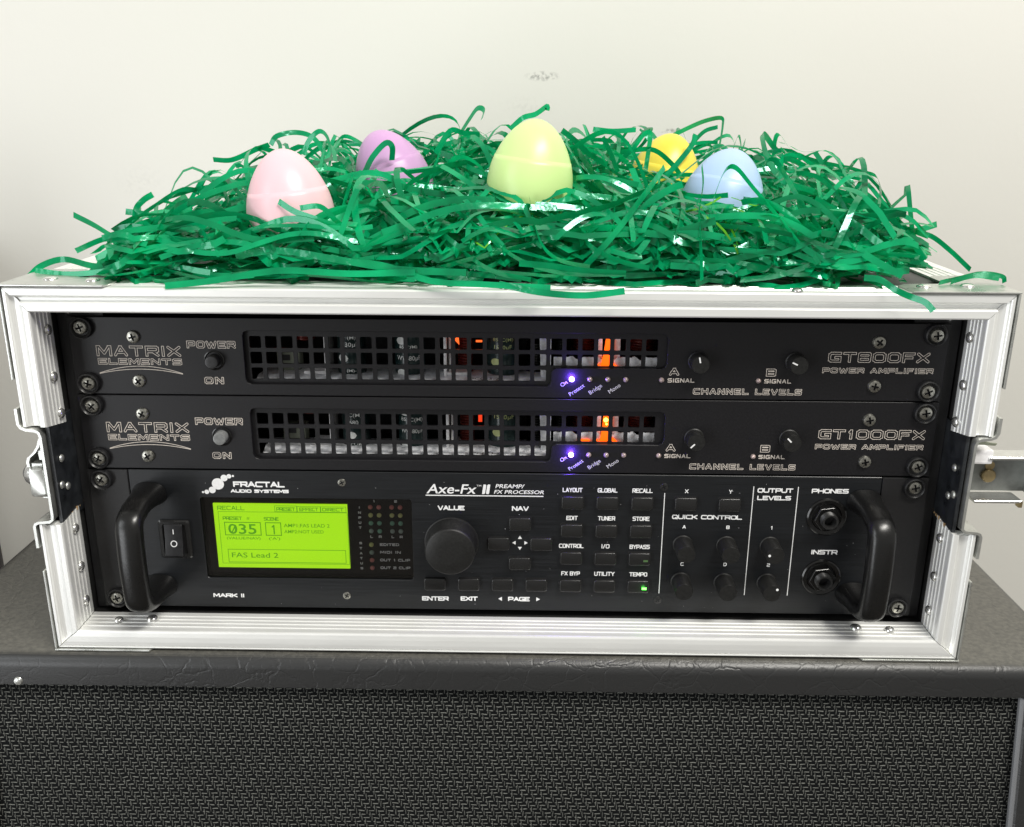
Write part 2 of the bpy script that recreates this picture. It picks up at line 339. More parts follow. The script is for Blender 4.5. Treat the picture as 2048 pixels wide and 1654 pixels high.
def inset(pts, d, cx, cz):
    xs = [p[0] for p in pts]; zs = [p[1] for p in pts]; hx = (max(xs) - min(xs)) / 2; hz = (max(zs) - min(zs)) / 2
    return [(cx + (p[0] - cx) * (hx - d) / hx, cz + (p[1] - cz) * (hz - d) / hz) for p in pts]
def cushion(mb, x0, x1, z0, z1, r, yb, yf, bev=0.4, n=5):
    """rounded button: rings from the panel outwards to the front"""
    cx, cz = (x0 + x1) / 2, (z0 + z1) / 2; o = rrect(x0, x1, z0, z1, r, n)
    rg = [[(p[0], yb, p[1]) for p in o], [(p[0], yf + bev, p[1]) for p in o]]
    for t in (0.35, 0.7, 1.0):
        q = inset(o, bev * (1 - math.cos(t * math.pi / 2)) * 1.2, cx, cz); rg.append([(p[0], yf + bev * (1 - math.sin(t * math.pi / 2)), p[1]) for p in q])
    return mb.rings(rg, True, True)
def sweep(mb, path, prof_fn, up=(1, 0, 0), caps=True):
    """sweep a closed section; section points (a, b): a along 'up', b along the in-plane normal"""
    P = [Vector(p) for p in path]; U0 = Vector(up); rs = []
    for i, p in enumerate(P):
        t = (P[min(i + 1, len(P) - 1)] - P[max(i - 1, 0)]).normalized()
        nn = t.cross(U0).normalized(); u = nn.cross(t).normalized()
        rs.append([tuple(p + u * a + nn * b2) for a, b2 in prof_fn(i / (len(P) - 1))])
    return mb.rings(rs, caps, caps)

# ------------------------------------------------------------------ lettering
G = {  # strokes on a unit box; c is the corner cut
 'A': [[(0,0),(.46,1),(.54,1),(1,0)],[(.18,.32),(.82,.32)]], 'B': [[(0,0),(0,1),(.86,1),(1,.88),(1,.64),(.88,.53),(0,.53)],[(.88,.53),(1,.42),(1,.12),(.88,0),(0,0)]],
 'C': [[(1,1),(.18,1),(0,.84),(0,.16),(.18,0),(1,0)]], 'D': [[(0,0),(0,1),(.76,1),(1,.78),(1,.22),(.76,0),(0,0)]],
 'E': [[(1,1),(0,1),(0,0),(1,0)],[(0,.52),(.85,.52)]], 'F': [[(1,1),(0,1),(0,0)],[(0,.5),(.82,.5)]],
 'G': [[(1,1),(.18,1),(0,.84),(0,.16),(.18,0),(1,0),(1,.48),(.6,.48)]], 'H': [[(0,0),(0,1)],[(1,0),(1,1)],[(0,.52),(1,.52)]],
 'I': [[(.5,0),(.5,1)]], 'K': [[(0,0),(0,1)],[(1,1),(.25,.52),(1,0)],[(0,.52),(.25,.52)]], 'L': [[(0,1),(0,0),(1,0)]],
 'M': [[(0,0),(0,1),(.12,1),(.5,.2),(.88,1),(1,1),(1,0)]], 'N': [[(0,0),(0,1),(.1,1),(.9,0),(1,0),(1,1)]],
 'O': [[(.2,0),(.8,0),(1,.18),(1,.82),(.8,1),(.2,1),(0,.82),(0,.18),(.2,0)]], 'P': [[(0,0),(0,1),(.88,1),(1,.88),(1,.52),(.88,.4),(0,.4)]],
 'Q': [[(.2,0),(.8,0),(1,.18),(1,.82),(.8,1),(.2,1),(0,.82),(0,.18),(.2,0)],[(.6,.3),(1.02,-.08)]],
 'R': [[(0,0),(0,1),(.88,1),(1,.88),(1,.55),(.88,.43),(0,.43)],[(.55,.43),(1,0)]],
 'S': [[(1,1),(.15,1),(0,.88),(0,.66),(.15,.53),(.85,.53),(1,.4),(1,.12),(.85,0),(0,0)]],
 'T': [[(0,1),(1,1)],[(.5,1),(.5,0)]], 'U': [[(0,1),(0,.18),(.2,0),(.8,0),(1,.18),(1,1)]], 'V': [[(0,1),(.44,0),(.56,0),(1,1)]],
 'W': [[(0,1),(.22,0),(.3,0),(.5,.85),(.7,0),(.78,0),(1,1)]], 'X': [[(0,0),(1,1)],[(0,1),(1,0)]], 'Y': [[(0,1),(.5,.45),(1,1)],[(.5,.45),(.5,0)]],
 '0': [[(.2,0),(.8,0),(1,.18),(1,.82),(.8,1),(.2,1),(0,.82),(0,.18),(.2,0)]], '1': [[(.25,.82),(.55,1),(.55,0)]],
 '2': [[(0,1),(.85,1),(1,.88),(1,.64),(.85,.52),(.15,.52),(0,.4),(0,0),(1,0)]],
 '8': [[(.1,.53),(0,.63),(0,.9),(.1,1),(.9,1),(1,.9),(1,.63),(.9,.53),(.1,.53),(0,.43),(0,.1),(.1,0),(.9,0),(1,.1),(1,.43),(.9,.53)]],
 '/': [[(0,-.05),(1,1.05)]], '-': [[(0,.5),(1,.5)]], ':': [[(.5,.2),(.5,.24)],[(.5,.74),(.5,.78)]]}
ADV = {'I': .12, '1': .5, ' ': .42, 'M': 1.15, 'W': 1.35, '/': .55, ':': .2, '-': .6, 'L': .9, 'E': .95, 'F': .92}
def segs_of(text, x0, x1, z0, z1, thick, gap, aspect=1.0):
    h = z1 - z0 - thick; ws = [ADV.get(c, 1.0) for c in text]
    tot = sum(ws); g = gap; free = (x1 - x0) - thick - 0; unit = free / (tot + g * (len(text) - 1))
    x = x0 + thick / 2; out = []
    for c, w in zip(text, ws):
        if c != ' ':
            for pl in G[c]:
                q = [(x + p[0] * w * unit, z0 + thick / 2 + p[1] * h) for p in pl]
                out += list(zip(q[:-1], q[1:]))
        x += (w + g) * unit
    return out
def field_mesh(mb, segs, w, y, line=None, shear=0.0, z0=0.0):
    """letters as the level set of a distance field; line = outline thickness or None for solid"""
    S = np.array([[a[0], a[1], b[0], b[1]] for a, b in segs]); d = (line or w * 2) / 2.6; d = max(d, 0.07)
    pad = w + (line or 0) + 2 * d
    xa, xb = S[:, [0, 2]].min() - pad, S[:, [0, 2]].max() + pad; za, zb = S[:, [1, 3]].min() - pad, S[:, [1, 3]].max() + pad
    X = np.arange(xa, xb + d, d); Z = np.arange(za, zb + d, d); gx, gz = np.meshgrid(X, Z); D = np.full(gx.shape, 1e9)
    for ax, az, bx, bz in S:
        L = math.hypot(bx - ax, bz - az)
        if L < 1e-6: continue
        i0, i1 = np.searchsorted(X, [min(ax, bx) - pad - d, max(ax, bx) + pad + d])
        tx, tz = (bx - ax) / L, (bz - az) / L; sx = gx[:, i0:i1] - ax; sz = gz[:, i0:i1] - az
        t = sx * tx + sz * tz; p = np.abs(-sx * tz + sz * tx); e = np.maximum(-t, t - L)
        diag = min(abs(tx), abs(tz)) > 0.2
        q = np.maximum(p, np.maximum(e, 0) + (0.35 * w if diag else 0) * (e > 0)) if not diag else np.hypot(p, np.maximum(e, 0))
        D[:, i0:i1] = np.minimum(D[:, i0:i1], q)
    g = (w - D) if line is None else (line / 2 - np.abs(D - w))
    pos = g > 0; nz, nx = g.shape
    full = pos[:-1, :-1] & pos[1:, :-1] & pos[:-1, 1:] & pos[1:, 1:]; anyp = pos[:-1, :-1] | pos[1:, :-1] | pos[:-1, 1:] | pos[1:, 1:]
    P = lambda x, z: (x + shear * (z - z0), y, z)
    vs, fs = [], []
    for j in range(nz - 1):
        i = 0; r = full[j]
        idx = np.flatnonzero(np.diff(np.concatenate(([0], r.astype(np.int8), [0]))))
        for a, b in zip(idx[::2], idx[1::2]):
            o = len(vs); vs += [P(X[a], Z[j]), P(X[b], Z[j]), P(X[b], Z[j + 1]), P(X[a], Z[j + 1])]; fs.append((o, o + 1, o + 2, o + 3))
        for i in np.flatnonzero(anyp[j] & ~full[j]):
            cs = [(i, j), (i + 1, j), (i + 1, j + 1), (i, j + 1)]; pl = []
            for k in range(4):
                a = cs[k]; b = cs[(k + 1) % 4]; ga = g[a[1], a[0]]; gb = g[b[1], b[0]]
                if ga > 0: pl.append((X[a[0]], Z[a[1]]))
                if (ga > 0) != (gb > 0):
                    t = ga / (ga - gb); pl.append((X[a[0]] + t * (X[b[0]] - X[a[0]]), Z[a[1]] + t * (Z[b[1]] - Z[a[1]])))
            if len(pl) >= 3:
                o = len(vs); vs += [P(*p) for p in pl]; fs.append(tuple(range(o, o + len(pl))))
    mb.add([(float(p[0]), float(p[1]), float(p[2])) for p in vs], [tuple(int(q) for q in f) for f in fs])
def caps(parent, text, x0, x1, z0, z1, y, mat, thick=0.5, line=None, gap=0.32, shear=0.0, name='lettering'):
    mb = MB(); th = thick; sh = shear * (z1 - z0)
    field_mesh(mb, segs_of(text, x0, x1 - sh, z0, z1, th, gap), th / 2, y, line, shear, z0)
    me = bpy.data.meshes.new(name); L = WL[parent.name]
    me.from_pydata([((p[0] - L[0]) * K, (p[1] - L[1]) * K, (p[2] - L[2]) * K) for p in mb.v], [], mb.f); me.materials.append(mat)
    return link(name, me, parent, L)
def font_text(parent, text, x, z, y, size, mat, ang=0.0, sx=1.0, bold=0.0, shear=0.0, fit=None, align='LEFT', name='lettering', curve=None):
    c = bpy.data.curves.new(name, 'FONT'); c.body = text; c.size = size; c.offset = bold; c.shear = shear; c.align_x = align; c.resolution_u = 3
    t = bpy.data.objects.new('tmp_text', c); COL.objects.link(t)
    dg = bpy.context.evaluated_depsgraph_get(); me = bpy.data.meshes.new_from_object(t.evaluated_get(dg))
    COL.objects.unlink(t); bpy.data.objects.remove(t)
    co = np.empty(len(me.vertices) * 3); me.vertices.foreach_get('co', co); co = co.reshape(-1, 3)
    if fit:                                   # (x0, x1, z0, z1)
        mn, mx_ = co.min(0), co.max(0)
        co[:, 0] = fit[0] + (co[:, 0] - mn[0]) / (mx_[0] - mn[0]) * (fit[1] - fit[0]); co[:, 1] = fit[2] + (co[:, 1] - mn[1]) / (mx_[1] - mn[1]) * (fit[3] - fit[2]); px, pz = co[:, 0], co[:, 1]
    else:
        ca, sa = math.cos(ang), math.sin(ang); px = x + co[:, 0] * sx * ca - co[:, 1] * sa; pz = z + co[:, 0] * sx * sa + co[:, 1] * ca
    L = WL[parent.name]; yy = np.full(len(co), y)
    if curve:                                 # wrap round an upright cylinder (centre x, centre y, radius)
        a = (px - curve[0]) / curve[2]; px = curve[0] + curve[2] * np.sin(a); yy = curve[1] - curve[2] * np.cos(a)
    out = np.stack([(px - L[0]) * K, (yy - L[1]) * K, (pz - L[2]) * K], 1).astype(np.float32)
    me.vertices.foreach_set('co', out.ravel()); me.update(); me.materials.clear(); me.materials.append(mat); me.name = name
    return link(name, me, parent, L)
def poly_flat(parent, pts, y, mat, name='lettering', th=0.05):
    mb = MB(); mb.plate(pts, [], y, y + th); return mb.build(name, mat, parent)

# ------------------------------------------------------------------ screws
def cross_head(r, dome, cw, cl, depth, rt=.74, seg=32):
    """pan head: flat crown with a cross cut into it, rounded shoulder; faces of the recess use slot 1"""
    mb = MB(); y = -dome; k = cw
    cr_ = [(k, cl), (k, k), (cl, k), (cl, -k), (k, -k), (k, -cl), (-k, -cl), (-k, -k), (-cl, -k), (-cl, k), (-k, k), (-k, cl)]
    out = circ(0, 0, r * rt, seg); fl = out + cr_
    tr = tessellate_polygon([[Vector((p[0], p[1], 0)) for p in lp] for lp in (out, cr_)])
    mb.add([(p[0], y - .12 * dome * (1 - (math.hypot(*p) / (r * rt)) ** 2), p[1]) for p in fl], [tuple(t) for t in tr])
    mb.lathe([(r * rt, y), (r * (rt + .13), y * .86), (r * .96, y * .5), (r, 0), (r, .8)], (0, 0, 0), seg=seg, cap0=False, cap1=False)
    mb.mi = 1
    mb.add([(p[0], y - .12 * dome * (1 - (math.hypot(*p) / (r * rt)) ** 2), p[1]) for p in cr_] + [(p[0] * .8, y + depth, p[1] * .8) for p in cr_], [(q, (q + 1) % 12, (q + 1) % 12 + 12, q + 12) for q in range(12)] + [tuple(range(12, 24))])
    return mb
def cached(mbf, mat, name):
    o = mbf.build(name, mat, None, (0, 0, 0), smooth=True, autos=32); me = o.data; COL.objects.unlink(o); bpy.data.objects.remove(o); return me
ME_HEAD = cached(cross_head(3.9, 1.7, .52, 2.3, 1.5), [M['screw'], M['black_in']], 'rack_screw_head')
ME_SMALL = cached(cross_head(3.7, 1.7, .55, 2.1, 1.4), [M['screw'], M['black_in']], 'panel_screw')
ME_FLUSH = cached(cross_head(2.4, .3, .36, 1.4, 0.9, .8), [M['screw_black'], M['black_in']], 'flush_screw')
ME_FLUSH2 = cached(cross_head(2.4, .5, .36, 1.4, 0.9, .8), [M['screw'], M['black_in']], 'panel_screw_steel')
cup = MB().lathe([(6.0, 0), (6.2, -1.6), (5.9, -2.6), (5.3, -2.9), (4.9, -2.5), (4.3, -1.3), (3.2, -0.9)], (0, 0, 0), seg=36, cap0=False, cap1=True)
ME_CUP = cached(cup, M['plastic'], 'cup_washer')
def place(me, name, parent, loc, ry=0.0):
    o = link(name, me, parent, loc); o.rotation_euler = (0, ry, 0); return o
def rack_screw(parent, x, z, y=0):
    c = place(ME_CUP, 'cup_washer', parent, (x, y, z))
    place(ME_HEAD, 'screw_head', c, (x + rnd.uniform(-.4, .4), y - 1.0, z + rnd.uniform(-.4, .4)), rnd.uniform(0, 1.5))
def panel_screw(parent, x, z, y=0): place(ME_SMALL, 'panel_screw', parent, (x, y, z), rnd.uniform(0, 1.5))

# ================================================================== SETTING: wall and floor
w = MB(); w.box(-3000, 3000, 420, 520, -900, 2400)
o = w.build('wall', M['wall']); o['kind'] = 'structure'
fl = MB(); fl.box(-3000, 3000, -2500, 420, -920, -900)
o = fl.build('floor', simple('floor_carpet', (0.10, 0.09, 0.08), 0.9, noise=200, colvar=0.3)); o['kind'] = 'structure'
rt = root('equipment_cover', (-820, 300, -900), 'tall dark object at the far left edge, standing behind the speaker cabinet against the wall', 'cover')
b_ = MB(); b_.box(-1100, -540, 200, 395, -900, 175); b_.build('body', M['dark_obj'], rt, bevel=8)  # mostly unseen; height set so it shades the lower left wall

# ================================================================== SPEAKER CABINET
cab = root('speaker_cabinet', (-10, 130, -760), 'black vinyl covered guitar speaker cabinet with woven grille cloth under the flight case', 'speaker cabinet')
CX0, CX1, CZ = -357, 337, -15.9
def cabshell():
    mb = MB(); Y0 = -30; R = 8
    # top rail: underside lip, front face, round-over, top, back
    rr = [(CZ - R + R * math.sin(a), Y0 + R - R * math.cos(a)) for a in [math.radians(t) for t in range(0, 91, 9)]]
    pts = [(-35.6, -20.5), (-36.2, -28.4), (-35.4, -30)] + rr + [(CZ, 405), (CZ - 14, 405), (CZ - 14, -20.5)]
    # rounded side edges: rings along x
    ring = []
    for x, d in [(CX0, 12), (CX0 + 1.0, 7.5), (CX0 + 3.5, 3.6), (CX0 + 8, 0.8), (CX0 + 12, 0), (CX1 - 12, 0), (CX1 - 8, 0.8), (CX1 - 3.5, 3.6), (CX1 - 1.0, 7.5), (CX1, 12)]:
        ring.append([(x, y, z - d if z > CZ - R - 0.01 else z) for z, y in pts])
    mb.rings(ring); return mb
cabshell().build('top_rail', M['tolex'], cab, smooth=True, autos=50)
for sx, xa, xb in ((-1, CX0 + .5, -309.5), (1, 301.5, CX1 - .5)):
    s_ = MB(); s_.rings([[(x, -29.7 - 108, -760), (x, 404, -760), (x, 404, -36.3), (x, -29.7, -36.3)] for x in (xa, xb)]); s_.build('side_panel', M['tolex'], cab, bevel=3, seg=3)
s_ = MB(); s_.box(-309, 301, -130, 404, -760, -700); s_.build('bottom_rail', M['tolex'], cab, bevel=2)
s_ = MB(); s_.rings([[(x, -22.5 - 100, -699.5), (x, -12 - 100, -699.5), (x, -12, -30.1), (x, -22.5, -30.1)] for x in (-309.2, 301.2)]); s_.build('grille_cloth', M['cloth'], cab)
for px in (-308.6, 300.8):
    s_ = MB(); sweep(s_, [(px, -27 - 99, -695), (px, -27 - 50, -366), (px, -27, -37)], lambda t: [(1.9 * math.cos(k * math.pi / 5), 1.9 * math.sin(k * math.pi / 5)) for k in range(10)]); s_.build('piping', simple('grey_piping', (0.16, 0.165, 0.175), 0.45) if px < 0 else bpy.data.materials['grey_piping'], cab, smooth=True)  # pale tube added to stand in for light caught on the stile edge
s_ = MB(); s_.box(-309, 301, 396, 403, -699.5, -36.6); s_.build('back_panel', M['black_in'], cab)
st = MB(); st.lathe([(0.2, -1.2), (2.2, -0.9), (2.7, 0)], (-284, -30, -33.2), seg=12, cap1=False); st.build('staple', M['zinc'], cab, smooth=True)

# ================================================================== FLIGHT CASE
case = root('flight_case', (0, 178, -14.5), 'shallow flight case with ribbed aluminium edging and riveted steel corners, lid off', 'flight case')
XO, ZT, ZB, WF = 261.0, 198.0, -14.5, 13.5
BS = 11.7 / 13.5
def profile(kind):
    p = [(0, 0)]
    for yy in (-5, -9, -13, -17): p += [(0, yy + .55), (-.35, yy + .3), (-.35, yy - .3), (0, yy - .55)]
    p += {'top': [(0, -21.6), (.3, -23.3), (1.0, -24), (4.4, -24), (4.8, -23.7), (5.2, -22.6), (5.8, -20.9), (6.3, -20.5), (7.4, -20.5), (8.0, -20.9), (8.4, -22.6), (8.6, -23.7), (8.9, -24), (12.6, -24), (13.3, -23.6), (13.5, -22.9)],
          'side': [(0, -21.6), (.3, -23.3), (.9, -24), (2.3, -24), (2.7, -23.7), (3.1, -22.8), (4.0, -21.9), (5.4, -21.4), (7.2, -21.4), (8.7, -21.9), (9.5, -22.8), (9.9, -23.7), (10.3, -24), (12.6, -24), (13.3, -23.6), (13.5, -22.9)],
          'bottom': [(0, -21.6), (.3, -23.6), (.7, -24), (1.2, -24), (1.4, -23.9), (1.6, -23.2), (1.8, -23.0), (2.0, -23.1), (2.2, -23.8), (2.5, -24), (5, -24.2), (9, -24.2), (11.9, -24), (12.4, -23.9), (13.2, -23.6), (13.5, -22.9)]}[kind]
    for yy in (-18.3, -14.2, -10.4, -6.6): p += [(13.5, yy - .55), (13.95, yy - .3), (13.95, yy + .3), (13.5, yy + .55)]
    p += [(13.5, -2.5), (12.1, -2.5), (12.1, -18.2), (1.4, -18.2), (1.4, 0)]
    return p
PR = profile('side')
def bar_h(top):
    mb = MB(); g = 0.22
    f = (lambda a: ZT - a) if top else (lambda a: ZB + a * BS)
    mb.rings([[(sx * (XO - a - g), y, f(a)) for a, y in profile('top' if top else 'bottom')] for sx in (-1, 1)]); return mb
bar_h(True).build('edge_extrusion', M['alu'], case)
bar_h(False).build('edge_extrusion', M['alu'], case)
def bar_v(sx, upper):
    mb = MB(); g = 0.22; za, zb = (121.5, None) if upper else (64.0, None)
    if upper: r0 = [(sx * (XO - a), y, ZT - a - g) for a, y in PR]; r1 = [(sx * (XO - a), y, 121.5 - (0.0 if a < 12 else 3.5 * (y + 24) / 20)) for a, y in PR]
    else: r0 = [(sx * (XO - a), y, ZB + a * BS + g) for a, y in PR]; r1 = [(sx * (XO - a), y, 64.0 - (1.6 if 3.5 < a < 9.3 else 0) + (2.5 * (y + 24) / 20 if a > 12.6 else 0)) for a, y in PR]
    mb.rings([r0, r1]); return mb
for sx in (-1, 1):
    for up in (True, False): bar_v(sx, up).build('edge_extrusion', M['alu_v'], case)
# panels
def pan(name, mat, x0, x1, y0, y1, z0, z1, **k): return MB().box(x0, x1, y0, y1, z0, z1).build(name, mat, case, **k)
# scattered dust and lint on the upper faces and panels
pan('top_panel', M['laminate'], -259.4, 259.4, -17.8, 378, 186.2, 196.4)
pan('bottom_panel', M['laminate'], -259.4, 259.4, -17.8, 378, ZB + 1.4, ZB + 10)
for sx in (-1, 1):
    xs = sorted((sx * 259.4, sx * 249.2)); xi = sorted((sx * 249.6, sx * 247.7))
    for z0, z1 in ((ZB + 10.2, 64), (121.5, 186)): pan('side_panel', M['laminate'], xs[0], xs[1], -17.8, 378, z0, z1)
    pan('side_panel', M['laminate'], xs[0], xs[1], 90, 378, 64.2, 121.3)
    pan('inner_liner', simple('scuffed_black_liner', (0.016, 0.018, 0.021), 0.38, noise=120, colvar=0.5, roughvar=0.12) if sx < 0 else bpy.data.materials['scuffed_black_liner'], xi[0], xi[1], -21.5, 95, 62.5, 122.5)
    # splintered plywood at the notch
    mb = MB()
    for k in range(16):
        y = -16 + k * 1.35; z = 64.3 + 2.5 * (y + 24) / 20 - 1.8
        x = sx * (248.2 - rnd.uniform(0, 1.0)); h = rnd.uniform(0.6, 2.2)
        mb.box(min(x, x + sx * 2.2), max(x, x + sx * 2.2), y, y + 1.1, z, z + h)
    mb.build('splintered_plywood', M['wood'], case)
pan('back_panel', M['black_in'], -249, 249, 374, 378, ZB + 10.2, 186)
# edge angles along the top sides and back
for sx in (-1, 1):
    xs = sorted((sx * 261, sx * 238)); xw = sorted((sx * 261, sx * 259.5))
    mb = MB().box(xs[0], xs[1], 0.4, 380, 196.6, 197.9).box(xw[0], xw[1], 0.4, 380, 176, 196.5)
    for q in (242, 246, 250, 254): mb.box(min(sx * q, sx * (q + .8)), max(sx * q, sx * (q + .8)), 0.4, 380, 197.8, 198.3)
    mb.build('edge_angle', M['alu'], case)
# corner brackets
def bracket(sx, top):
    mb = MB(); z = ZT if top else ZB; s = 1 if top else -1; t = 1.3
    X = lambda a, b: sorted((sx * a, sx * b)); Zs = lambda a, b: sorted((z + s * a, z + s * b))
    # flat flange: L outline with cut corners
    o = [(XO + t, -25), (207, -25), (205.5, -22), (205.5, -8), (211, -2), (229, -1), (234, 4), (234, 22), (238, 26), (XO + t, 26)]
    za, zb = Zs(0.25, t); pts = [(sx * a, b) for a, b in o]
    mb.rings([[(a, b, za) for a, b in pts], [(a, b, zb) for a, b in pts]])
    x0, x1 = X(XO + .25, XO + t); z0, z1 = Zs(t - .02, -50)
    o2 = [(-24.6, 0), (-24.6, -50), (-12, -50), (-8, -46), (-6, -30), (4, -24), (26, -24), (26, 0)]
    mb.rings([[(x0, b, z + s * a) for b, a in o2], [(x1, b, z + s * a) for b, a in o2]])
    return mb.build('corner_bracket', M['zinc'], case, bevel=0.3)
def rivet(c, d, parent, r=3.6, name='rivet', mat='rivet', h=1.5):
    mb = MB(); ax = 'y' if d[1] else ('z' if d[2] else 'x'); sg = d[0] + d[1] + d[2]
    mb.lathe([(r, 0), (r * .96, sg * h * .35), (r * .78, sg * h * .72), (r * .45, sg * h * .95), (r * .05, sg * h)], c, axis=ax, seg=20, cap0=False)
    return mb.build(name, M[mat], parent, smooth=True)
for sx in (-1, 1):
    bt = bracket(sx, True)
    for x, y in ((242, -8), (241, 9), (218, -11)): rivet((sx * x, y, ZT + 1.2), (0, 0, 1), bt, 3.9)
    for y, z in ((-8, 170), (12, 184)): rivet((sx * (XO + 1.2), y, z), (sx, 0, 0), bt, 3.2)
    bb = bracket(sx, False)
    for z in (172, 146, 124.5): rivet((sx * 247.2, (-9, -10, -8)[int(z < 150) + int(z < 130)], z), (-sx, 0, 0), case, 3.1, h=2)
    for z in (56, 32, 10): rivet((sx * 247.2, -11, z), (-sx, 0, 0), case, 3.0, h=2)
    for x in (225, 206): rivet((sx * x - (3 if sx < 0 else 0), -12 + (2 if x < 210 else -2) * 0.5, -2.4), (0, 0, 1), case, 3.4 if x < 210 else 2.8, h=2.2)
    for y, z in ((-14, 100), (-17.5, 85.5), (-11.5, 82.5)): rivet((sx * 247.4, y, z), (-sx, 0, 0), case, 2.3, 'rivet', 'zinc', 1.2)
rivet((0.5, -18, 198.3), (0, 0, 1), case, 3.6); rivet((150, -20, 198.3), (0, 0, 1), case, 3.0)
# latch dishes: bent sheet seen edge-on, and the latches on them
def dish(sx):
    path = [(262.6, 132), (262.6, 123.5), (261.4, 121.2), (259, 120.2), (254, 119.6), (252.2, 118.6), (251.5, 116.5), (251.6, 70), (251.9, 67.4), (253.6, 66), (260, 65.4), (261.8, 64.6), (262.6, 63), (262.6, 50)]
    mb = MB(); rg = []
    for i, (a, z) in enumerate(path):
        p0 = path[max(i - 1, 0)]; p1 = path[min(i + 1, len(path) - 1)]; tx, tz = p1[0] - p0[0], p1[1] - p0[1]; L = math.hypot(tx, tz)
        nx, nz = -tz / L * .75, tx / L * .75
        rg.append([(sx * (a + nx), -25, z + nz), (sx * (a + nx), 88, z + nz), (sx * (a - nx), 88, z - nz), (sx * (a - nx), -25, z - nz)])
    mb.rings(rg); return mb.build('latch_dish', M['zinc'], case, smooth=True, autos=50)
dish(-1); dish(1)
# folded butterfly latch on the left
la = MB(); arm = [(-253.5, 116), (-256, 112), (-257.5, 108), (-260, 104.5), (-263.5, 101.5), (-264.5, 99), (-264.3, 96)]
la.rings([[(a - .8, -18, z), (a - .8, 8, z), (a + .8, 8, z), (a + .8, -18, z)] for a, z in arm])
lt = la.build('latch', M['zinc'], case, smooth=True, autos=40)
MB().box(-258.8, -252.4, -16, 4, 105.4, 107.2).box(-258.8, -257, -16, 4, 99.5, 105.4).build('latch_plate', M['zinc'], lt, bevel=.3)
hk = MB(); o_ = rrect(-263.4, -254.6, 79.6, 96.4, 1.8); hk.rings([[(p[0], -19, p[1]) for p in o_], [(p[0], -21, p[1]) for p in o_], [(p[0], -21.6, p[1]) for p in inset(o_, .6, -259, 88)]])
hk.box(-263.6, -262.2, -19, 10, 80.2, 95.8); hk.build('latch_hook', M['zinc'], lt, smooth=True, autos=40)
MB().box(-262.2, -256.0, -18.6, 6, 95.6, 98.6).build('latch_plate', M['zinc'], lt, bevel=.4)
MB().box(-261.8, -252.6, -17, 20, 80.5, 95).build('latch_core', M['black_in'], lt)
MB().box(-258, -252.4, -20, 6, 78.2, 79.4).build('latch_plate', M['zinc'], lt, bevel=.3)
MB().lathe([(.3, -8.2), (3.2, -7.6), (5.6, -5.8), (7.3, -3), (7.7, 0), (7.6, 3.5)], (-263.4, -10, 89.5), axis='x', seg=28).build('latch_wing', M['rivet'], lt, smooth=True)
# opened latch sticking out on the right
lr = MB().box(252.6, 292, -9, -7.6, 84.5, 106.5).build('latch', M['zinc_dark'], case, bevel=.3)
MB().box(262.5, 291, -20, -7.4, 106.6, 108.4).build('latch_lip', M['rivet'], lr, bevel=.7, seg=3)
MB().box(257, 283.5, -22, -7.4, 82.2, 83.9).build('latch_lip', M['rivet'], lr, bevel=.7, seg=3)
MB().box(281.6, 283.6, -22, -18, 79.8, 83.5).build('latch_lip', M['brass'], lr, bevel=.3)
MB().box(253, 265, -19, -9, 103.8, 112).build('latch_plate', M['white_in'], lr, bevel=1.2)
MB().box(290, 292.4, -20, -7.4, 84, 106).build('latch_plate', M['zinc'], lr, bevel=.6)
MB().lathe([(3.9, 0), (3.9, -1.6), (3.4, -2.3), (.2, -2.5)], (268.5, -9.2, 94), seg=24).build('latch_pin', M['brass'], lr, smooth=True)
MB().lathe([(2.6, 0), (2.6, -.7), (.2, -.8)], (268.7, -9.2, 99.8), seg=20).build('latch_pin', M['brass'], lr, smooth=True)
fin = [(253.5, 121)] + [(253.5 + 25 * t, 121 - 13.5 * math.sin(math.pi / 2 * t) ** .9) for t in (.15, .3, .45, .6, .75, .9, 1)] + [(277.5, 106.2), (253.5, 107.5)]
MB().plate(fin, [], 5, 6.5).build('latch_fin', M['relay'], lr)
MB().box(253, 261, -6, 4, 69.5, 77.5).build('latch_plate', M['white_in'], lr, bevel=1.6, seg=3)
rivet((257, -6, 76), (0, -1, 0), lr, 1.8)
# rack rails
for sx in (-1, 1):
    o2 = sorted((sx * 222, sx * 247.5)); hs = []
    mb = MB()
    holes = [rrect(sx * 232.5 - 3.2, sx * 232.5 + 3.2, z - 3.2, z + 3.2, .4, 2) for z in ()]
    mb.plate([(o2[0], -2.6), (o2[1], -2.6), (o2[1], 184), (o2[0], 184)], holes, 4.0, 6.0)
    x3 = sorted((sx * 245.8, sx * 247.5)); mb.box(x3[0], x3[1], 6.01, 40, -2.6, 184)
    mb.build('rack_rail', M['rail'], case)
    for z in (7, 168): rivet((sx * 240.5 if z > 100 else sx * 239.5, 4, z + (12 if z > 100 else 1)), (0, -1, 0), case, 2.2, h=1.6)

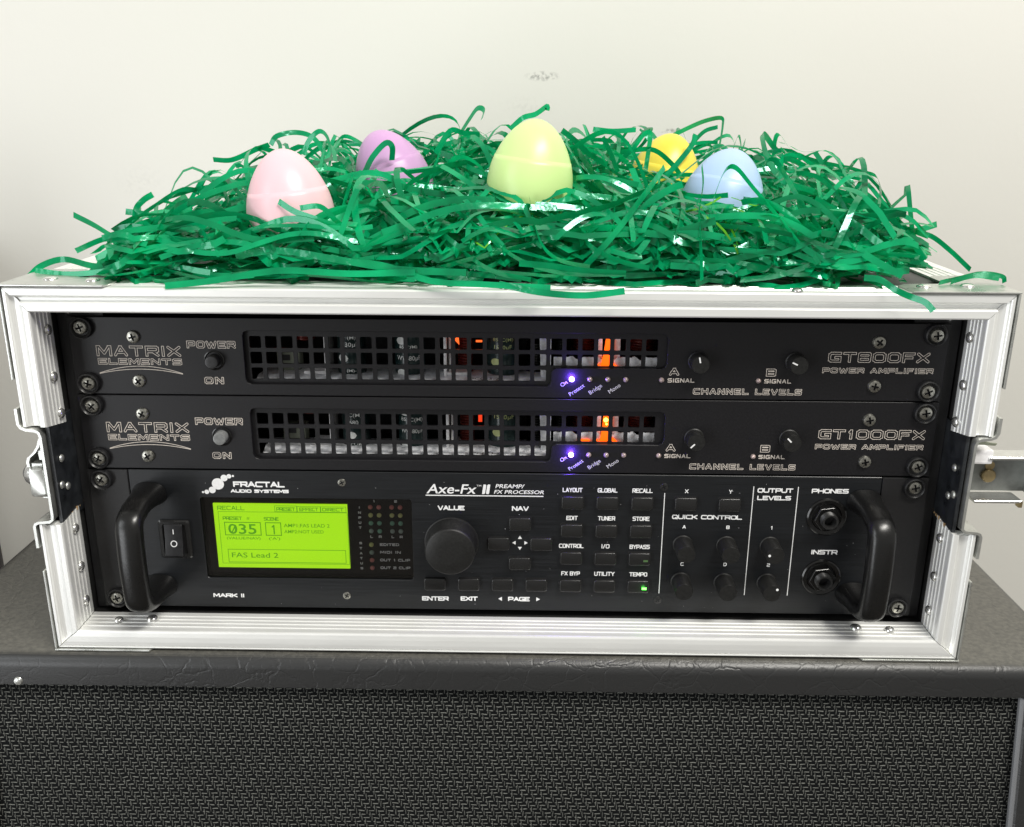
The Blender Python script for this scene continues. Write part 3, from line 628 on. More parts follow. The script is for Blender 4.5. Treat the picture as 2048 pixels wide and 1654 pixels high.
# ================================================================== POWER AMPLIFIERS
def amp(zb, dx, name_r, label, label_btn, lit):
    A = root('power_amplifier', (0, 120, zb), label, 'amplifier', 'rack power amplifiers')
    Z = lambda h: zb + h
    win = [(-144.7 + dx, 9.6), (-144.7 + dx, 34), (-143.9 + dx, 36.2), (-141.7 + dx, 37), (85.5 + dx, 37), (87.7 + dx, 36.2), (88.5 + dx, 34), (88.5 + dx, 20.4), (87.6 + dx, 18.2), (85.5 + dx, 17.3),
           (28 + dx, 17.3), (25.8 + dx, 16.4), (25 + dx, 14.3), (25 + dx, 9.6), (24.1 + dx, 7.4), (22 + dx, 6.6), (-141.7 + dx, 6.6), (-143.8 + dx, 7.4)]
    win = [(a, Z(h)) for a, h in win]
    MB().plate([(-240.5, Z(.25)), (240.5, Z(.25)), (240.5, Z(43.95)), (-240.5, Z(43.95))], [win], 0, 3).build('front_panel', M['panel'], A, bevel=.22, seg=1)
    holes = []
    for i in range(26):
        for r in range(3 if i < 19 else 2):
            x = -142 + dx + i * 8.76; z = 33.4 - r * 8.95
            holes.append(rrect(x, x + 6.5, Z(z - 6.75), Z(z), .7, 2))
    MB().plate([(-147 + dx, Z(4.5)), (26.2 + dx, Z(4.5)), (26.2 + dx, Z(14.5)), (90 + dx, Z(14.5)), (90 + dx, Z(39)), (-147 + dx, Z(39))], holes, 3.05, 4.6).build('vent_mesh', M['panel'], A)
    ch = MB().box(-216, 216, 4.7, 300, Z(.6), Z(1.4)).box(-216, 216, 4.7, 300, Z(42.6), Z(43.4)).box(-216, -215, 4.7, 300, Z(1.5), Z(42.5)).box(215, 216, 4.7, 300, Z(1.5), Z(42.5)).box(-214.9, 214.9, 62, 63, Z(1.5), Z(42.5))
    ch.build('chassis', M['black_in'], A)
    MB().rings([[(x, 6.5, Z(7.6)), (x, 13, Z(9.0 if not lit else 10.4)), (x, 34, Z(8)), (x, 34, Z(2)), (x, 6.5, Z(2))] for x in (-141 + dx, 28 + dx)]).build('chassis_floor', M['chassis'], A)
    MB().box(-141 + dx, 28 + dx, 5.2, 6.3, Z(1.6), Z(8.0)).build('circuit_board', simple('board_edge' + name_r, (0.22, 0.24, 0.12), .6), A)
    # pale brackets
    for xc, d in ((-102, -1), (-34.5, 1)):
        m_ = MB().box(xc - .9 + dx, xc + .9 + dx, 12, 30, Z(6.1), Z(41))
        xs = sorted((xc + d * .9 + dx, xc + d * 13 + dx)); m_.box(xs[0], xs[1], 12, 30, Z(9.2), Z(11.2)); m_.build('inner_bracket', M['white_in'], A, bevel=.5)
        if d > 0: MB().box(xc + 1.9 + dx, xc + 3 + dx, 14, 30, Z(8), Z(41)).build('inner_bracket', M['white_in'], A)
    # relay
    rl = MB().box(-133 + dx, -120 + dx, 24, 34, Z(6), Z(19)).build('relay', M['relay'], A, bevel=.4)
    MB().box(-130.5 + dx, -125.4 + dx, 23.4, 24.2, Z(14.4), Z(17.6)).build('relay_window', M['black_in'], rl)
    # capacitors
    caps_ = [(-89, 22, 8.2, [("(M)", 30, 3.0, 1.6), ("30µF", 26, 3.6, 1.6), ("(M)-", 10.8, 2.6, 1), ("70 -", 8.2, 2.4, 1)], [(-93, 18.2)], 'cap_print'),
             (-55.5, 22, 8.6, [("85°C(M)", 25, 2.8), ("WV680µF", 18.4, 3.9)], [(-59.6, 28.6), (-59.6, 10)], 'cap_print'),
             (-2, 23, 9.2, [("85°C(M)", 29.5, 3.2), ("1500µF", 25.2, 3.2)], [(-6.2, 16.6)], 'cap_print_y')] if not lit else \
            [(-89, 22, 8.2, [("°C(M)", 28.6, 3.6), ("680", 24.4, 3.2), ("70°C(M", 11, 2.6)], [(-91, 16.6)], 'cap_print'),
             (-55.5, 22, 8.6, [("85°C(M)", 26.4, 3.6), ("WV680µF", 19.4, 3.6)], [(-59.6, 31), (-59.6, 12)], 'cap_print'),
             (-2, 23, 9.2, [("1500µF", 28.4, 3.8)], [(-6.2, 18.8)], 'cap_print_y')]
    for cx, cy, r, tx, lg, pm in caps_:
        c = MB().lathe([(r - .6, 3.7), (r, 4.4), (r, 8.2), (r - .5, 8.8), (r, 9.4), (r, 37), (r - .7, 37.8)], (cx + dx, cy, zb), axis='z', seg=28).build('capacitor', M['cap_body'], A, smooth=True)
        for s, h, sz, *sh in tx:
            wd = len(s) * sz * .54; s0 = sh[0] if sh else 0; font_text(c, s, 0, 0, 0, sz, M[pm], fit=(cx + dx + s0 - wd / 2, cx + dx + s0 + wd / 2, Z(h - sz * .42), Z(h + sz * .42)), curve=(cx + dx, cy, r + .06), bold=.02)
        for lx0, hz in lg:
            el = [(lx0 + dx + 3.4 * math.cos(t * math.pi / 8), Z(hz) + 2.2 * math.sin(t * math.pi / 8)) for t in range(16)]
            f_ = lambda a: (cx + dx + (r + .1) * math.sin((a - cx - dx) / r), cy - (r + .1) * math.cos((a - cx - dx) / r))
            mb = MB(); nn_ = 8
            for q in range(nn_):
                a0 = -1 + 2 * q / nn_; a1 = -1 + 2 * (q + 1) / nn_; h0, h1 = 2.2 * math.sqrt(max(0, 1 - a0 * a0)), 2.2 * math.sqrt(max(0, 1 - a1 * a1))
                p0, p1 = f_(lx0 + dx + 3.4 * a0), f_(lx0 + dx + 3.4 * a1)
                mb.add([(*p0, Z(hz) - h0), (*p1, Z(hz) - h1), (*p1, Z(hz) + h1), (*p0, Z(hz) + h0)], [(0, 1, 2, 3)])
            mb.build('maker_logo', M[pm], c)
    # coils and dark components
    for cx, cy, r, h0, h1, mt in ((-117, 30, 6, 26, 40, 'copper'), (-24, 26, 4.5, 8, 36, 'copper'), (17, 30, 6, 8, 26, 'gloss'), (32, 24, 3.4, 14, 36, 'gloss'), (78, 30, 8, 20, 40, 'copper'), (44, 34, 7, 18, 40, 'copper')):
        mb = MB(); pr = []
        k = int((h1 - h0) / 1.6)
        for q in range(k): pr += [(r - .5, h0 + q * 1.6), (r, h0 + q * 1.6 + .5), (r, h0 + q * 1.6 + 1.1), (r - .5, h0 + q * 1.6 + 1.5)]
        mb.lathe(pr, (cx + dx, cy, zb), axis='z', seg=20); mb.build('coil', M[mt], A, smooth=True)
    # ragged pale strip and screens behind the right hand section
    xs = list(np.linspace(26.5, 87, 40)); top = [(x + dx, Z(21.0 + (1.2 * math.sin(x * .9) if int((x - 26) / 8.7) % 2 else .5) + rnd.uniform(-.3, .3) * .6)) for x in xs]
    MB().plate([(26.5 + dx, Z(14.8)), (87 + dx, Z(14.8))] + top[::-1], [], 9, 10).build('heat_sink', M['chassis'], A)
    for xa, xb in ((19.5, 25), (50.5, 53.6), (60.4, 63.6)):
        hz = 40 if xa > 30 else 38
        pts = [(xa + dx, Z(14.8 if xa > 30 else 9)), (xb + dx, Z(14.8 if xa > 30 else 9)), (xb + dx, Z(hz)), (xa + dx + (0 if xa > 30 else -1.2), Z(hz))]
        MB().plate(pts, [], 11, 12).build('heat_sink', M['chassis'], A)
    # glowing lamp housing
    GX = -3.3
    if not lit:
        gp = [(55.6, 15), (62.6, 15), (62.2, 23), (61.4, 36), (59, 36), (57.6, 24)]
        sp = [[(53.2, 15.2), (55.5, 15.2), (55.3, 18.5)], [(62.8, 15.2), (66.5, 15.2), (63.0, 18.6)]]; hots = [(59.2, 24.6, 1.1)]
    else:
        gp = [(56, 15), (62.4, 15), (62.2, 26), (61.6, 35.5), (58.2, 35.5), (57.6, 25)]
        sp = [[(52.2, 15.2), (55.6, 15.2), (55.3, 18)], [(62.8, 15.2), (67.5, 15.2), (63.4, 19)], [(44.5, 15.2), (50.4, 15.2), (50.4, 17.4), (45.6, 17.6)]]; hots = [(59.4, 29.5, 1.3), (60.6, 32.6, .7), (59.9, 27.0, .6)]
    gl_ = MB().plate([(a + dx + GX, Z(h)) for a, h in gp], [], 8.0, 8.8).build('indicator_glow', M['glow'], A)
    for s in sp: MB().plate([(a + dx + GX, Z(h)) for a, h in s], [], 8.0, 8.8).build('indicator_glow', M['glow'], A)
    for a, h, r in hots: MB().lathe([(.1, -r * .6), (r * .7, -r * .45), (r, 0)], (a + dx + GX, 7.9, Z(h)), seg=14, cap1=False).build('filament', M['glow_hot'], A, smooth=True)
    if not lit:
        MB().plate([(-31 + dx, Z(37)), (-27.2 + dx, Z(37)), (-26.6 + dx, Z(27)), (-28.5 + dx, Z(29)), (-31 + dx, Z(33))], [], 13, 14).build('indicator_glow', emis('orange_reflection', (1, .13, .02), 1.3) , A)  # orange reflection put in as a flat emissive piece
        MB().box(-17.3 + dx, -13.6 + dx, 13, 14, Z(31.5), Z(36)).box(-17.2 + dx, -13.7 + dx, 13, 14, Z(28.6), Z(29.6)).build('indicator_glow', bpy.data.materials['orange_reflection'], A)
        MB().box(-132 + dx, -130.6 + dx, 24, 25, Z(29), Z(36)).build('indicator_glow', M['glow_red'], A)
    else:
        MB().box(-16.8 + dx, -14.6 + dx, 13, 14, Z(26), Z(37)).build('indicator_glow', M['glow_red'], A)
    font_text(A, "PC073-2", 0, 0, 6.4, 2, M['black_in'], fit=(-20 + dx, -4 + dx, Z(8.6), Z(9.8)), name='lettering')
    # rack screws and panel screws
    for x in (-232.5, 232.5):
        for h in (6.35, 38.1): rack_screw(A, x, Z(h))
    for x, h in ((-204.8, 33.1), (-204.4, 7.9), (202.6, 33.6), (203, 8.8)): panel_screw(A, x, Z(h))
    # engraved lettering
    e = M['engrave']
    caps(A, 'MATRIX', -226.2, -179.6, Z(22.1), Z(27.9), -.03, e, 1.2, .34, gap=.42)
    caps(A, 'ELEMENTS', -226, -179.5, Z(17.3), Z(20.7), -.03, e, .85, .30, gap=.42)
    mb = MB(); top_, bot = [], []
    for k in range(41):
        t = k / 40; x = -226 + 46.4 * t; q = 1 - (2 * t - 1) ** 2
        top_.append((x, Z(12.3 + 4.1 * q))); bot.append((x, Z(12.0 + 2.7 * q)))
    loop = top_ + bot[::-1]; nl = len(loop); cs = []
    for i in range(nl):
        p0 = loop[i - 1]; p1 = loop[(i + 1) % nl]; L = math.hypot(p1[0] - p0[0], p1[1] - p0[1]) or 1
        cs.append((-(p1[1] - p0[1]) / L * .17, (p1[0] - p0[0]) / L * .17))
    mb.add([(p[0] + c[0], -.03, p[1] + c[1]) for p, c in zip(loop, cs)] + [(p[0] - c[0], -.03, p[1] - c[1]) for p, c in zip(loop, cs)], [(i, (i + 1) % nl, (i + 1) % nl + nl, i + nl) for i in range(nl)])
    mb.build('swoosh', e, A)
    caps(A, 'POWER', -175.7 + dx * .5, -148.9 + dx * .5, Z(27), Z(31), -.03, e, .95, .32, gap=.5)
    caps(A, 'ON', -167.7 + dx * .5, -157.1 + dx * .5, Z(6.6), Z(10.4), -.03, e, .95, .32, gap=.6)
    # power button in a recessed collar
    bx = -161.3 + dx * .5; bz = Z(20.2)
    bt = MB().lathe([(5.7, -.02), (5.7, -.5), (5.1, -.7), (4.7, -.3), (4.6, 0.0)], (bx, 0, bz), seg=32, cap0=False, cap1=False).build('power_button', M['gloss'], A, smooth=True)
    MB().lathe([(4.9, .0), (.1, -.02)], (bx, -.03, bz), seg=32, cap0=False).build('button_well', M['black_in'], bt)
    MB().lathe([(3.7, 0), (3.7, -4.8), (3.4, -5.3), (2.9, -5.4), (.1, -5.2)], (bx, -.1, bz), seg=32, cap0=False).build('button_cap', M['greycap'] if lit else M['plastic'], bt, smooth=True, label=label_btn)
    # leds
    for k, x in enumerate((36.4, 46.4, 56.3, 66.2)):
        MB().lathe([(1.45, 0), (1.45, -.5), (1.1, -1.2), (.5, -1.6), (.05, -1.7)], (x + dx, -.02, Z(11.2)), seg=18, cap0=False).build('led', M['led_on'] if k == 0 else M['led_clear'], A, smooth=True, label='lit blue violet led' if k == 0 else None)
    for x in (86, 139.3): MB().lathe([(1.45, 0), (1.45, -.5), (1.1, -1.2), (.5, -1.6), (.05, -1.7)], (x + dx, -.02, Z(11.2)), seg=18, cap0=False).build('led', M['led_clear'], A, smooth=True)
    pl = bpy.data.lights.new('led_glow', 'POINT'); pl.energy = 0.020; pl.color = (0.15, 0.05, 1.0); pl.shadow_soft_size = 0.001
    po = bpy.data.objects.new('led_lamp', pl); COL.objects.link(po); po.parent = A; po.location = (Vector((36.4 + dx, -4.0, Z(11.2))) - WL[A.name]) * K
    for s, x, h in (('On', 31.0, 6.4), ('Protect', 35.8, 1.2), ('Bridge', 46.8, 2.2), ('Mono', 57.6, 2.9)):
        font_text(A, s, x + dx, Z(h), -.03, 3.3, M['print_dim'], ang=math.radians(36), sx=.98)
    for s, x in (('A', 92.7), ('B', 145.9)):
        caps(A, s, x + dx * .8 - 2.6, x + dx * .8 + 2.6, Z(13.9), Z(18.0), -.03, e, 1.05, .32)
        caps(A, 'SIGNAL', x + dx * .8 - 3.4, x + dx * .8 + 11.4, Z(9.8), Z(12.2), -.03, e, .5, None, gap=.5)
    caps(A, 'CHANNEL LEVELS', 103.8 + dx, 163.6 + dx, Z(3.2), Z(6.5), -.03, e, .8, .28, gap=.6)
    if not lit: caps(A, name_r, 176.3, 231.2, Z(22.2), Z(27.8), -.03, e, 1.2, .30, gap=.42)
    else: caps(A, name_r, 175.6, 234.8, Z(22.2), Z(27.7), -.03, e, 1.2, .30, gap=.42)
    caps(A, 'POWER AMPLIFIER', 173.8 + dx * .8, 234.2 + dx * .8, Z(16.1), Z(19.0), -.03, e, .72, .26, gap=.48)
    # level knobs
    for x, ang in ((105.3, 12 if not lit else 135), (158.4, 66 if not lit else 45)):
        kb = MB(); pr = []
        kb.lathe([(5.6, 0), (5.6, -1.2), (5.15, -1.6), (5.0, -8.2), (4.7, -8.9), (.1, -9.0)], (x + dx * .8, -.02, Z(22.2)), seg=40, cap0=False)
        k_ = kb.build('level_knob', M['rubber'], A, smooth=True)
        a = math.radians(90 + ang); cx, cz = x + dx * .8, Z(22.2)
        p = MB(); dxn, dzn = math.cos(a), math.sin(a); nx, nz = -dzn * .38, dxn * .38
        q = [(cx + dxn * r + sg * nx, cz + dzn * r + sg * nz) for r, sg in ((1.2, 1), (4.3, 1), (4.3, -1), (1.2, -1))]
        p.plate(q, [], -9.12, -9.0); p.build('pointer', M['mark'], k_)
    return A
amp(133.35, 0.0, 'GT800FX', 'upper rack power amplifier with a black power button, top of the stack in the case', 'black cap', False)
amp(88.9, 0.7, 'GT1000FX', 'lower rack power amplifier with a pale grey power button, directly above the processor', 'pale grey cap', True)

# ================================================================== GUITAR PROCESSOR
P = root('guitar_processor', (0, 150, 0), 'two-space black guitar preamp processor with lit green screen and D handles, bottom of the rack', 'processor')
face_holes = [rrect(-177.6, -54.4, 19.6, 71.4, 1.6, 4)]
MB().plate([(-217.3, .3), (214.4, .3), (214.4, 88.2), (-217.3, 88.2)], face_holes, 0, 4).build('face_plate', M['brushed'], P, bevel=.25, seg=1)
MB().box(-240.8, -217.6, -.4, 3.0, .3, 88.2).build('rack_ear', M['ear'], P, bevel=.5)
MB().box(214.7, 240.8, -.4, 3.0, .3, 88.2).build('rack_ear', M['ear'], P, bevel=.5)
MB().box(-216, 214, 9, 330, .8, 87.6).build('chassis', M['black_in'], P)
for x in (-232.5, 232.5):
    for h in (6.35, 82.55): rack_screw(P, x, h, -.4)
for x, z in ((-94.2, 81.6), (-94.8, 8.8), (90.8, 80.9), (90.8, 8.4)): place(ME_FLUSH if x > 0 else ME_FLUSH2, 'panel_screw', P, (x, 0, z), rnd.uniform(0, 1.5))
# display window
MB().box(-178.2, -53.8, 4.05, 8.8, 19, 72).build('display_backing', M['gloss'], P)
MB().box(-177.7, -54.3, 1.0, 1.6, 19.5, 71.5).build('display_glass', M['glass'], P)
lcd = MB().box(-171.2, -92.6, 3.0, 4.0, 25.2, 66.4).build('lcd_screen', M['lcd'], P)
def rect_line(x0, x1, z0, z1, t=.3, y=2.9):
    m_ = MB()
    for a, b, c, d in ((x0, x1, z1 - t, z1), (x0, x1, z0, z0 + t), (x0, x0 + t, z0 + t, z1 - t), (x1 - t, x1, z0 + t, z1 - t)): m_.add([(a, y, c), (b, y, c), (b, y, d), (a, y, d)], [(0, 1, 2, 3)])
    return m_
ink = M['lcd_ink']
lx = lambda u: -171.2 + (u - 157) / 1163 * 78.6
lz = lambda v: 66.4 - (v - 345) / 555 * 41.2
m_ = rect_line(lx(195), lx(1320), lz(865), lz(412), .26)
m_.v += []; 
for a in (rect_line(lx(240), lx(560), lz(618), lz(502), .5), rect_line(lx(597), lx(737), lz(618), lz(502), .5), rect_line(lx(250), lx(1290), lz(855), lz(738), .35), rect_line(lx(690), lx(885), lz(412), lz(358), .28), rect_line(lx(885), lx(1090), lz(412), lz(362), .28), rect_line(lx(1090), lx(1312), lz(412), lz(362), .28)):
    m_.add(a.v, a.f)
m_.build('lcd_frame_lines', ink, lcd)
def lt_(s, u0, u1, v0, v1, t=.42, g=.3): caps(lcd, s, lx(u0), lx(u1), lz(v1), lz(v0), 2.86, ink, t, None, gap=g, name='lcd_text')
def ft_(s, u0, u1, v0, v1, bold=0.0): font_text(lcd, s, 0, 0, 2.86, 3, ink, fit=(lx(u0), lx(u1), lz(v1), lz(v0)), bold=bold, name='lcd_text')
lt_('RECALL', 192, 430, 364, 400); lt_('PRESET', 706, 868, 372, 402); lt_('EFFECT', 905, 1070, 372, 402); lt_('DIRECT', 1105, 1290, 372, 402)
lt_('PRESET', 232, 400, 455, 485); ft_('#', 440, 466, 458, 482); lt_('SCENE', 590, 720, 457, 487)
ft_('035', 272, 518, 518, 606, .03); 
m2 = MB(); m2.add([(lx(292), 2.85, lz(600)), (lx(302), 2.85, lz(604)), (lx(345), 2.85, lz(530)), (lx(335), 2.85, lz(526))], [(0, 1, 2, 3)]); m2.build('lcd_text', ink, lcd)
caps(lcd, '1', lx(640), lx(700), lz(606), lz(524), 2.86, ink, .8, None, name='lcd_text')
ft_('(VALUE/NAV)', 252, 548, 630, 660, .02); ft_("('A')", 622, 720, 630, 660, .02)
ft_('AMP1:FAS LEAD 2', 760, 1160, 512, 542, .02); ft_('AMP2:NOT USED', 760, 1105, 566, 594, .02); ft_('FAS Lead 2', 282, 692, 768, 812, .02)
# meter leds and captions behind the glass
for i, x in enumerate((-79.1, -74.1, -66.6, -61.7)):
    for j, z in enumerate((64.8, 59.7, 54.6, 49.5)):
        MB().lathe([(1.4, 0), (1.35, -.5), (.9, -1.0), (.05, -1.25)], (x, 3.9, z), seg=16, cap0=False).build('meter_led', M[('led_red', 'led_yel', 'led_grn', 'led_gry')[j] if not (j == 3 and i == 1) else 'led_grn'], P, smooth=True)
for j, (z, mt) in enumerate(((40.7, 'led_yel'), (35.6, 'led_gry'), (30.6, 'led_red'), (25.5, 'led_red'))):
    MB().lathe([(1.4, 0), (1.35, -.5), (.9, -1.0), (.05, -1.25)], (-79.4, 3.9, z), seg=16, cap0=False).build('status_led', M[mt], P, smooth=True)
pc = lambda s, x0, x1, z0, z1, y=3.9, t=.42, g=.42, **k: caps(P, s, x0, x1, z0, z1, y, M['print'], t, None, gap=g, **k)
pc('L', -79.9, -78.3, 45.0, 46.6); pc('R', -74.9, -73.1, 45.0, 46.6); pc('L', -67.3, -65.7, 45.0, 46.6); pc('R', -62.5, -60.7, 45.0, 46.6)
pc('1', -77.4, -76.2, 67.7, 69.3); pc('2', -65.0, -63.4, 67.7, 69.3)
for k, c in enumerate('INPUT'): pc(c, -86.4, -84.8, 63.6 - k * 3.2, 65.1 - k * 3.2)
for k, c in enumerate('STATUS'): pc(c, -86.6, -85.0, 40.8 - k * 3.3, 42.3 - k * 3.3)
pc('EDITED', -74.5, -63.0, 39.9, 41.6); pc('MIDI IN', -74.5, -62.2, 34.9, 36.6); pc('OUT 1 CLIP', -74.6, -56.8, 29.8, 31.5); pc('OUT 2 CLIP', -74.6, -56.8, 24.7, 26.4)
# maker's mark: a chain of discs, and the names
for x, z, r in ((-175.1, 74.7, .65), (-172.9, 74.9, 1.35), (-169.6, 76.1, 2.0), (-166.0, 79.9, 3.5), (-162.1, 83.6, 2.0), (-159.2, 84.7, 1.35), (-156.9, 84.9, .65)): poly_flat(P, circ(x, z, r, 28), -.05, M['print'], 'logo_disc')
pf = lambda s, x0, x1, z0, z1, t=.75, g=.28, **k: caps(P, s, x0, x1, z0, z1, -.03, M['print'], t, None, gap=g, **k)
pf('FRACTAL', -157.2, -127.4, 78.1, 81.6, .9); pf('AUDIO SYSTEMS', -159, -125.3, 74.6, 76.7, .6)
pf('MARK II', -175.2, -156.5, 6.7, 9.3, .7)
font_text(P, 'Axe-Fx', 0, 0, -.03, 5, M['print'], bold=.05, shear=.2, fit=(-45.6, -16.6, 75.4, 81.3)); font_text(P, 'TM', 0, 0, -.03, 2, M['print'], fit=(-16.6, -14.0, 79.9, 81.0))
pf('II', -13.7, -8.6, 75.4, 81.3, 1.7, 1.0, shear=.15); font_text(P, 'PREAMP/', 0, 0, -.03, 3, M['print'], bold=.05, shear=.2, fit=(-5.9, 11.0, 79.2, 81.6)); font_text(P, 'FX PROCESSOR', 0, 0, -.03, 3, M['print'], bold=.05, shear=.2, fit=(-6.7, 22.1, 75.7, 78.0))
MB().plate([(-46.1, 74.0), (21.8, 74.0), (21.8, 74.6), (-46.1, 74.6)], [], -.05, 0.0).build('underline', M['print'], P)
for s, x, z, wd in (('VALUE', -31.5, 66.5, 15.6), ('NAV', 8.6, 66.6, 9.8), ('ENTER', -41.8, 7.6, 16), ('EXIT', -21.6, 7.8, 10.2), ('PAGE', 8.2, 7.9, 13)): pf(s, x - wd / 2, x + wd / 2, z - 1.45, z + 1.45, .72)
tri = lambda x, z, a, s=1.35: poly_flat(P, [(x + s * math.cos(math.radians(a + t)), z + s * math.sin(math.radians(a + t))) for t in (0, 120, 240)], -.05, M['print'], 'arrow')
tri(8.5, 48.0, 90); tri(8.5, 41.5, 270); tri(5.3, 44.8, 180); tri(11.8, 44.8, 0); tri(-2.7, 7.9, 180, 1.5); tri(19.3, 7.9, 0, 1.5)
for s, x, z, wd in (('LAYOUT', 38.5, 78.5, 11.4), ('GLOBAL', 58.6, 78.5, 11.4), ('RECALL', 78.6, 78.5, 11.6), ('EDIT', 38.6, 61, 6.6), ('TUNER', 58.6, 61, 10), ('STORE', 78.6, 61, 9.8), ('CONTROL', 38.6, 43.2, 14.4), ('I/O', 58.6, 43.2, 4.8), ('BYPASS', 78.6, 43.1, 11.8), ('FX BYP', 38.6, 25.3, 11), ('UTILITY', 58.6, 25.3, 12), ('TEMPO', 78.6, 25.2, 10.6)):
    pf(s, x - wd / 2, x + wd / 2, z - 1.35, z + 1.35, .52, .4)
pf('X', 102.9, 104.9, 77.3, 79.7, .45); pf('Y', 128.0, 130.0, 77.3, 79.7, .45)
pf('QUICK CONTROL', 96.4, 136.8, 61.1, 63.8, .62); pf('OUTPUT', 144.3, 164.6, 78.1, 80.9, .66); pf('LEVELS', 144.5, 163.8, 73.5, 76.2, .66)
pf('PHONES', 175.2, 196.2, 78.1, 80.9, .68); pf('INSTR', 178.7, 194.0, 39.6, 42.5, .68)
for s, x, z in (('A', 103.8, 56.2), ('B', 129.1, 56.2), ('C', 104.0, 32.3), ('D', 129.2, 32.4), ('1', 154.5, 56.2), ('2', 154.6, 32.3)): pf(s, x - .95, x + .95, z - 1.1, z + 1.1, .45)
for x, z0, z1 in ((91.4, 12.9, 77.2), (142, 12.4, 81.9), (167.4, 12.4, 81.9)): MB().plate([(x - .22, z0), (x + .22, z0), (x + .22, z1), (x - .22, z1)], [], -.05, 0).build('divider_line', M['print'], P)
# buttons
def button(x, z):
    mb = MB(); cushion(mb, x - 6.35, x + 6.35, z - 3.95, z + 3.95, 1.2, 0.0, -2.6, .55)
    b = mb.build('button', M['button'], P, smooth=True, autos=60)
    o1 = rrect(x - 6.8, x + 6.8, z - 4.4, z + 4.4, 1.5); MB().plate(o1, [], -.06, .02).build('button_gap', M['black_in'], b)
    return b
for x, z in ((8.5, 57.5), (-4, 44.8), (20.9, 44.8), (8.5, 32.1), (-41.7, 18), (-21.7, 18), (-1.6, 18), (18.4, 18), (103.6, 71.2), (128.7, 70.9)): button(x, z)
for i, x in enumerate((38.6, 58.6, 78.6)):
    for j, z in enumerate((71.2, 53.7, 36.0, 18.0)):
        b = button(x, z)
        if (i, j) == (2, 3): MB().box(x + 2.2, x + 4.9, -2.72, -2.55, z - 1.5, z - .1).build('led_lens', M['led_tempo'], b, bevel=.05); b['label'] = 'button with lit green led'
        if (i, j) == (2, 2): MB().box(x + 2.2, x + 4.9, -2.70, -2.55, z - 1.4, z - .2).build('led_lens', M['led_dim'], b, bevel=.05)
gl2 = bpy.data.lights.new('tempo_glow', 'POINT'); gl2.energy = 0.0006; gl2.color = (0.1, 1, 0.1); gl2.shadow_soft_size = 0.001
go = bpy.data.objects.new('led_lamp', gl2); COL.objects.link(go); go.parent = P; go.location = (Vector((82.1, -5, 17.2)) - WL[P.name]) * K
# value wheel
vk = MB().lathe([(15.9, 0), (15.9, -.8), (15.4, -1.0), (15.3, -1.6), (14.6, -12.4), (14.2, -13.4), (13.4, -13.9), (6, -14.15), (.1, -14.2)], (-31.5, -.02, 44.8), seg=72, cap0=False).build('value_wheel', M['rubber'], P, smooth=True, autos=40)
for x, z, nm in ((103.6, 45, ''), (128.9, 44.8, ''), (103.7, 21.1, ''), (129.1, 20.9, ''), (154.2, 44.8, 'a'), (154.4, 21.0, 'b')):
    mb = MB(); mb.lathe([(5.9, 0), (5.9, -.5), (5.45, -.8), (5.3, -13.2), (5.0, -13.9), (.1, -14.0)], (x, -.02, z), seg=36, cap0=False)
    kk = mb.build('level_knob' if nm else 'encoder_knob', M['rubber'], P, smooth=True, autos=40)
    if nm: MB().plate(circ(x + (-3.4 if nm == 'a' else 2.7), z + (.3 if nm == 'a' else 2.6), .75, 16), [], -14.15, -14.0).build('pointer', M['mark'], kk)
# jacks
for x, z in ((185.2, 63.5), (186.0, 24.9)):
    j = MB().lathe([(11.6, 0), (11.4, -.8), (10.6, -1.3), (8.6, -1.0), (8.2, -.6)], (x, -.02, z), seg=40, cap0=False).build('jack', M['gloss'], P, smooth=True)
    MB().lathe([(8.2, -.55), (8.2, -3.2), (7.6, -3.9), (5.2, -3.9)], (x, -.02, z), seg=6, rot=math.radians(8), cap0=False, cap1=False).build('hex_nut', M['gloss'], j, bevel=.25)
    pr = [(4.9, -3.6)]
    for k in range(5): pr += [(4.9, -4.0 - k * .75), (4.6, -4.35 - k * .75)]
    pr += [(4.7, -7.8), (4.4, -8.2), (3.5, -8.2), (3.3, -7.8), (3.3, 3)]
    MB().lathe(pr, (x, -.02, z), seg=32, cap0=False).build('jack_barrel', M['screw_black'], j, smooth=True)
    MB().lathe([(3.25, 0), (.1, 0)], (x, -2.5, z), seg=20, cap0=False).build('jack_bore', M['black_in'], j)
# rocker switch
rk = MB(); o1 = rrect(-203.2, -184.6, 33.0, 57.2, 1.6); cx_, cz_ = -193.9, 45.1
rk.rings([[(p[0], 0, p[1]) for p in o1], [(p[0], -1.2, p[1]) for p in o1], [(p[0], -1.9, p[1]) for p in inset(o1, .8, cx_, cz_)], [(p[0], -1.9, p[1]) for p in inset(o1, 2.4, cx_, cz_)], [(p[0], -.6, p[1]) for p in inset(o1, 3.0, cx_, cz_)]], cap0=False)
rk = rk.build('power_switch', M['button'], P, smooth=True, autos=30)
rb = MB(); n_ = 10
o2 = [(-.9 - 4.4 * 0 - (3.4 if False else 0), 0)]
prof = [(35.6, -.5), (35.6, -4.6), (36.2, -5.0), (40, -3.9), (45, -3.0), (50, -2.6), (54.2, -2.5), (54.9, -2.1), (54.9, -.5)]
rb.rings([[(x, y, z) for z, y in prof] for x in (-199.3, -188.9)]); rb.build('rocker', M['plastic'], rk, bevel=.3)
def yr(z): return np.interp(z, [36.2, 40, 45, 50, 54.2], [-5.0, -3.9, -3.0, -2.6, -2.5]) - .06
mb = MB(); mb.add([(-194.35, yr(49), 49), (-193.85, yr(49), 49), (-193.85, yr(52), 52), (-194.35, yr(52), 52)], [(0, 1, 2, 3)]); mb.build('on_mark', M['print'], rk)
mb = MB(); vs = []
